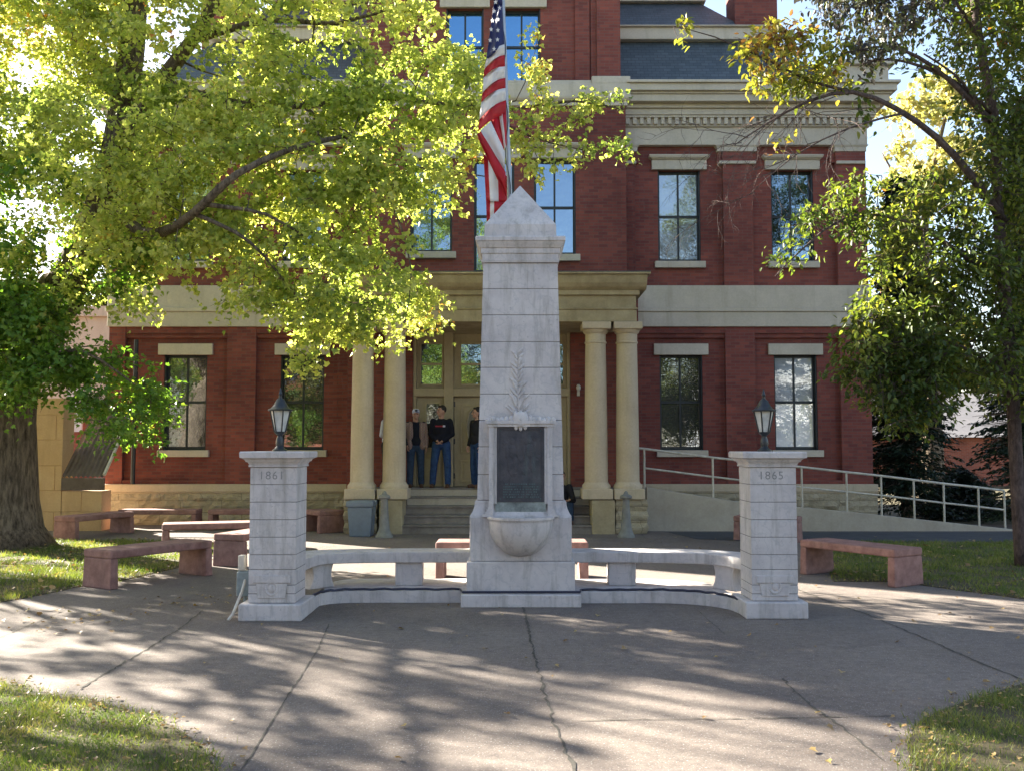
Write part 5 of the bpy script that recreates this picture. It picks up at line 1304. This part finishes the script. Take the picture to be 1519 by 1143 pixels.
def flag():
    V = []; Fc = []; MI = []
    def patch(tl, tr, br, bl, cols, axis, Y, amp=.04, n=10, waves=2.0, ph=0, curve=0):
        m = 3*len(cols); nn = (n, m) if axis == 'v' else (m, n); b0 = len(V)
        for j in range(nn[1]+1):
            t = j/nn[1]
            for i in range(nn[0]+1):
                s = i/nn[0]
                u = (tl[0]*(1-s)+tr[0]*s)*(1-t)+(bl[0]*(1-s)+br[0]*s)*t; v = (tl[1]*(1-s)+tr[1]*s)*(1-t)+(bl[1]*(1-s)+br[1]*s)*t
                v += curve*math.sin(s*math.pi)
                V.append(P(u, v, Y+amp*math.sin(s*math.pi*waves+ph+t*1.5)+.02*math.sin(t*9+s*3)))
        for j in range(nn[1]):
            for i in range(nn[0]):
                a = b0+j*(nn[0]+1)+i; Fc.append((a,a+1,a+nn[0]+2,a+nn[0]+1)); MI.append(cols[(j if axis == 'v' else i)//3])
    # canton and the upper fall of stripes
    patch((737,-95),(744,-95),(745,10),(733,2), [2,2,2], 'v', 11.42, .03)
    patch((733,2),(745,10),(748,66),(721,90), [2,2,2], 'v', 11.42, .04)
    lb = [90,104,116,138,152,178,196]; rb2 = [66,82,99,116,131,149,170]
    lx = [721,718,717,716,714,711,709]
    for k in range(6):
        patch((lx[k],lb[k]),(748+k*.5,rb2[k]),(748.5+k*.5,rb2[k+1]),(lx[k+1],lb[k+1]), [1 if k % 2 == 0 else 0], 'v', 11.42, .05, 14, 2.0, k*.2, -5)
    # folded middle: bands running down to the pole
    patch((735,172),(751,168),(751.5,215),(747,225), [0,1,0], 'h', 11.45, .02)
    patch((726,181),(737,174),(749,232),(747,250), [0], 'v', 11.38, .01)
    patch((712,194),(728,180),(749,226),(749,258), [1], 'v', 11.34, .02)
    patch((708,200),(713,195),(750,256),(750,292), [0], 'h', 11.30, .02)
    patch((708,200),(712,212),(750,292),(735,255), [0], 'v', 11.31, .01)
    # tail
    patch((717,228),(752,262),(752,300),(721,298), [0,1,1,0,0], 'h', 11.40, .03, 10, 3)
    patch((721,298),(752,300),(748,322),(722,328), [0,1,0,0,0], 'h', 11.40, .03, 8, 3)
    patch((722,320),(749,315),(746,345),(724,348), [0,0,0], 'h', 11.42, .02, 6, 2)
    me = bpy.data.meshes.new('flag'); me.from_pydata([tuple(p) for p in V], [], Fc)
    for m in fm_: me.materials.append(m)
    for p, k in zip(me.polygons, MI): p.material_index = k; p.use_smooth = True
    o = bpy.data.objects.new('flag', me); COL.objects.link(o)
    md = o.modifiers.new('thickness', 'SOLIDIFY'); md.thickness = .003
    tag(o, 'limp red, white and blue flag with stars hanging down the flagpole', 'flag')
    sm = MB()
    for (u, v) in [(735,-12),(741,-20),(736,-34),(741,-46),(735,3.5),(733,17),(730.5,31),(728.5,44),(739,29),(738.5,45),(738,59),(727,60),(741,12),(733,73)]:
        c = P(u, v, 11.355); r = .034; pts = [(c.x+ (r if k % 2 == 0 else r*.42)*math.sin(k*math.pi/5)*.8, c.y, c.z+(r if k % 2 == 0 else r*.42)*math.cos(k*math.pi/5)) for k in range(10)]
        sm.add([tuple(c)]+pts, [(0, 1+(k+1) % 10, 1+k) for k in range(10)])
    sm.build('stars', fm_[1], o, fix=False)
flag()

# ------------------------------------------------------------------ people on the porch
M['skin'] = mat('skin', m_plain((.42,.24,.17), .5, 0, .4, .08)); M['hair'] = mat('dark_hair', m_plain((.02,.015,.012), .6))
M['jeans'] = mat('blue_jeans', m_plain((.028,.06,.15), .9, 0, .2, .35, 14)); M['jeans_d'] = mat('dark_jeans', m_plain((.03,.05,.09), .9, 0, .2, .35, 14))
M['navy'] = mat('dark_sweatshirt', m_plain((.012,.013,.022), .9, 0, .2)); M['red'] = mat('red_print', m_plain((.35,.03,.05), .8)); M['wht'] = mat('white_cloth', m_plain((.55,.55,.66), .8, 0, .3, .1))
M['shoe'] = mat('brown_shoe', m_plain((.10,.05,.03), .6)); M['blk'] = mat('black_cloth', m_plain((.012,.012,.016), .85))
def plaid(nt, b):
    p = wpos(nt); a = N(nt, 'ShaderNodeTexWave', Scale=5.5); a.bands_direction = 'X'; c = N(nt, 'ShaderNodeTexWave', Scale=5.5); c.bands_direction = 'Z'
    nt.links.new(p, a.inputs['Vector']); nt.links.new(p, c.inputs['Vector'])
    t = mix(nt, a.outputs['Fac'], (.16,.05,.05), (.30,.22,.17)); t = mix(nt, c.outputs['Fac'], t, (.22,.13,.12), 'MIX'); t = mix(nt, .35, t, (.25,.20,.16))
    nt.links.new(t, b.inputs['Base Color']); b.inputs['Roughness'].default_value = .9
M['plaid'] = mat('plaid_cloth', plaid)
def limb(mb, pts, rad, n=12):
    """tapered limb with rounded ends"""
    P_ = []; R_ = []; pts = [Vector(p) for p in pts]
    for i in range(len(pts)-1):
        for k in range(5):
            t = k/5; P_.append(pts[i].lerp(pts[i+1], t)); R_.append(rad[i]+(rad[i+1]-rad[i])*t)
    P_.append(pts[-1]); R_.append(rad[-1]); mb.tube(P_, R_, n)
    for p, r in ((pts[0], rad[0]), (pts[-1], rad[-1])): mb.ell(p, (r,r,r), 10, 8)
    for p, r in zip(pts[1:-1], rad[1:-1]): mb.ell(p, (r*1.01,)*3, 10, 8)
def remesh(o, vox, sm=4):
    m = o.modifiers.new('remesh', 'REMESH'); m.mode = 'VOXEL'; m.voxel_size = vox; m.use_smooth_shade = True
    s = o.modifiers.new('smooth', 'SMOOTH'); s.factor = .5; s.iterations = sm
    return o
def hand(mb, w, d, side, curl=.6):
    """palm and five bent fingers at wrist w pointing along d"""
    w = Vector(w); d = Vector(d).normalized(); s = Vector((side,0,0)); s = (s-d*s.dot(d)).normalized(); nrm = d.cross(s).normalized()
    inn = nrm if nrm.dot(Vector((-side,0,0))) > 0 else -nrm
    fwd = Vector((0,-1,0)); fwd = (fwd-d*fwd.dot(d)); fwd = fwd.normalized() if fwd.length > .2 else Vector((0,0,-1))
    inw = Vector((-side,0,0)); inw = (inw-d*inw.dot(d)-fwd*inw.dot(fwd)).normalized()
    for k in (-.018,0,.018): mb.tube([w+fwd*k, w+d*.085+fwd*k*1.35], [.015,.014], 8)
    for j, (o_, L) in enumerate(((.03,.068),(.010,.078),(-.010,.072),(-.029,.056))):
        p0 = w+d*.08+fwd*o_; c = curl*(1+.12*j); p1 = p0+(d*math.cos(c*.5)+inw*math.sin(c*.5))*L*.45; p2 = p1+(d*math.cos(c)+inw*math.sin(c))*L*.32; p3 = p2+(d*math.cos(c*1.6)+inw*math.sin(c*1.6))*L*.25
        mb.tube([p0,p1,p2,p3], [.0100,.0092,.0084,.0068], 8)
    p0 = w+d*.025+fwd*.026; p1 = p0+(fwd*.75+d*.6+inw*.25)*.035; p2 = p1+(d*.9+fwd*.25+inw*.3)*.032; mb.tube([p0,p1,p2], [.012,.0105,.008], 8)
def person(name, label, u, Yp, z0, yaw, H, armL, armR, top, pants, legs=None, hair='hair', cap=None, head_yaw=0, extra=None, seated=False):
    """local frame: x to the figure's left-right, -y forward, z up; arms: (elbow, wrist, hand direction)"""
    x = P(u, 680, Yp).x; t = empty(name, (x,Yp,z0), label, 'person'); ORG[t.name] = Vector(); s = H/1.75; t.scale = (s,s,s); t.rotation_euler.z = yaw
    hz = .92 if not seated else .10
    legs = legs or [((-.10,0,hz),(-.115,-.02,.49),(-.125,.01,.085)), ((.10,0,hz),(.115,-.02,.49),(.13,.01,.085))]
    lean = Vector((0,0,0)) if not seated else Vector((0,-.20,-.02))
    zt = lambda z: z-(.92-hz)
    sh = [Vector((sx*.175, 0, zt(1.40)))+lean for sx in (-1,1)]; nk = Vector((0,.0,zt(1.46)))+lean; hc = Vector((0,-.015,zt(1.625)))+lean*1.35
    HR = Matrix.Rotation(head_yaw, 3, 'Z')
    b = MB()
    def H_(p): return hc+HR @ Vector(p)
    b.ell(hc+HR @ Vector((0,.012,.012)), (.074,.094,.108), 18, 14, HR); b.ell(H_((0,-.020,-.045)), (.056,.070,.068), 16, 12, HR)
    b.ell(H_((0,-.060,-.088)), (.028,.026,.022), 10, 8, HR)                       # chin
    b.tube([H_((0,-.088,.012)), H_((0,-.108,-.022)), H_((0,-.100,-.036))], [.009,.015,.013], 8)   # nose
    b.ell(H_((0,-.086,-.062)), (.024,.010,.007), 10, 6, HR); b.ell(H_((0,-.084,-.073)), (.021,.010,.007), 10, 6, HR)   # lips
    b.tube([H_((-.045,-.080,.026)), H_((0,-.092,.028)), H_((.045,-.080,.026))], [.010,.011,.010], 8)      # brow
    for sx in (-1,1):
        b.ell(H_((sx*.076,.012,-.012)), (.009,.020,.032), 8, 8, HR); b.ell(H_((sx*.040,-.066,-.03)), (.024,.022,.024), 10, 8, HR)
    limb(b, [nk+Vector((0,.01,-.06)), hc+Vector((0,.015,-.06))], [.060,.055])
    b.ell((Vector((0,0,zt(1.22)))+lean*.6), (.15,.095,.22), 16, 12); b.ell((0,0,zt(.98)), (.145,.10,.12), 16, 10)
    for i, (el, wr, hd) in enumerate((armL, armR)):
        sx = (-1,1)[i]; limb(b, [sh[i], el, wr], [.048,.038,.026]); hand(b, wr, hd, sx)
    for hp_, kn, an in legs: limb(b, [hp_, kn, an], [.078,.052,.036])
    bo = remesh(b.build('body', M['skin'], t, fix=False), .0065, 3)
    # eyes
    e = MB()
    for sx in (-1,1): e.ell(H_((sx*.031,-.082,.008)), (.012,.006,.006), 8, 6, HR)
    e.build('eyes', M['hair'], t, smooth=True)
    # shirt
    c = MB(); c.ell(Vector((0,0,zt(1.24)))+lean*.6, (.185,.128,.24), 18, 14); c.ell(Vector((0,-.01,zt(1.03)))+lean*.2, (.175,.132,.16), 18, 12)
    c.ell(Vector((0,.005,zt(1.37)))+lean*.9, (.20,.095,.085), 16, 10)
    for i, (el, wr, hd) in enumerate((armL, armR)):
        el, wr = Vector(el), Vector(wr); limb(c, [sh[i]+Vector((0,0,.0)), el, wr.lerp(el,.10)], [.074,.058,.043])
    remesh(c.build('shirt', M[top], t, fix=False), .012, 5)
    # trousers and shoes
    c = MB(); c.ell((0,.005,zt(.93)), (.172,.122,.12), 18, 12)
    for hp_, kn, an in legs:
        hp_, kn, an = map(Vector, (hp_, kn, an)); limb(c, [hp_, kn, an.lerp(kn,.03)], [.104,.080,.070])
    remesh(c.build('trousers', M[pants], t, fix=False), .013, 5)
    c = MB()
    for hp_, kn, an in legs:
        an = Vector(an); c.ell((an.x,an.y-.055,an.z-.035), (.048,.135,.040), 14, 8); c.ell((an.x,an.y+.02,an.z-.01), (.045,.055,.060), 12, 8); c.box(an.x-.04,an.x+.04,an.y-.16,an.y+.07,an.z-.083,an.z-.06)
    remesh(c.build('shoes', M['shoe'], t, fix=False), .011, 3)
    if hair:
        c = MB(); c.ell(H_((0,.028,.035)), (.083,.090,.098), 18, 14, HR); c.ell(H_((0,-.048,.092)), (.058,.038,.026), 12, 8, HR)
        if hair == 'long': c.ell(H_((0,.06,-.08)), (.08,.055,.15), 14, 10, HR)
        remesh(c.build('hair', M['hair'], t, fix=False), .010, 2)
    if cap:
        c = MB(); c.ell(H_((0,.015,.062)), (.088,.103,.075), 18, 12, HR); c.ell(H_((0,-.115,.055)), (.068,.075,.012), 14, 6, HR)
        remesh(c.build('cap', M['wht'], t, fix=False), .008, 2)
        MB().ell(H_((0,-.085,.085)), (.035,.02,.022), 12, 8, HR).build('cap_badge', M['navy'], t, smooth=True)
    if extra: extra(t, zt)
    return t
def print_(t, zt):
    m = MB(); rg = random.Random(1); x = -.105
    while x < .05:
        w = rg.uniform(.012,.02); m.box(x, x+w, -.134, -.118, zt(1.285), zt(1.315)); x += w+.004
    m.build('chest_print', M['red'], t); MB().box(.055, .105, -.133, -.112, zt(1.28), zt(1.32)).build('chest_patch', M['wht'], t, bevel=.004)
def jacket(t, zt):
    c = MB()
    for sx in (-1,1):
        c.ell((sx*.125,-.015,zt(1.22)), (.088,.138,.25), 14, 12); c.ell((sx*.135,-.01,zt(.96)), (.078,.135,.16), 14, 10); c.ell((sx*.12,0,zt(1.38)), (.095,.10,.075), 12, 8)
        limb(c, [(sx*.178,0,zt(1.39)), (sx*.235,.02,zt(1.12)), (sx*.225,-.05,zt(.92))], [.080,.066,.052])
    c.ell((0,.05,zt(1.15)), (.17,.10,.30), 16, 12)
    remesh(c.build('jacket', M['plaid'], t, fix=False), .012, 4)
zf_ = zfl
person('person', 'person in a dark sweatshirt with red print and blue jeans, hands clasped', 654.5, 20.0, zf_, math.radians(-6), 1.74,
       ((-.235,.02,1.13),(-.06,-.17,.99),(.6,-.3,-.55)), ((.235,.02,1.13),(.05,-.175,.98),(-.6,-.3,-.45)), 'navy', 'jeans', head_yaw=math.radians(-48), extra=print_,
       legs=[((-.10,0,.92),(-.15,-.03,.49),(-.185,.0,.085)), ((.10,0,.92),(.14,-.02,.49),(.15,-.02,.085))])
person('person', 'person in a white cap and open plaid jacket over a dark shirt', 616.5, 20.05, zf_, math.radians(10), 1.66,
       ((-.24,.02,1.13),(-.20,-.10,.93),(.1,-.3,-.9)), ((.24,.02,1.13),(.235,-.04,.90),(0,-.1,-1)), 'navy', 'jeans_d', cap=True, extra=jacket, hair=None)
person('person', 'person in a white shirt and dark trousers mostly hidden by the second porch column', 575.5, 19.75, zf_, math.radians(70), 1.70,
       ((-.23,.03,1.13),(-.15,-.18,1.02),(.3,-.8,-.2)), ((.23,.03,1.13),(.15,-.18,1.02),(-.3,-.8,-.2)), 'wht', 'blk')
person('person', 'person in a black jacket and jeans, half hidden by the left edge of the obelisk', 708, 19.9, zf_, math.radians(-55), 1.70,
       ((-.23,.0,1.13),(-.20,-.10,.90),(0,-.2,-1)), ((.23,.02,1.13),(.21,-.06,.90),(0,-.1,-1)), 'blk', 'jeans', hair='long', head_yaw=math.radians(-20))
person('person', 'person in black sitting on the steps, peeking out right of the obelisk', 829, 19.25, .336, math.radians(8), 1.72,
       ((-.24,-.30,.30),(-.12,-.48,.32),(.5,-.7,-.2)), ((.24,-.30,.30),(.12,-.48,.32),(-.5,-.7,-.2)), 'blk', 'jeans_d', seated=True,
       legs=[((-.10,.05,.10),(-.16,-.36,.22),(-.15,-.42,-.085)), ((.10,.05,.10),(.16,-.36,.22),(.15,-.42,-.085))])
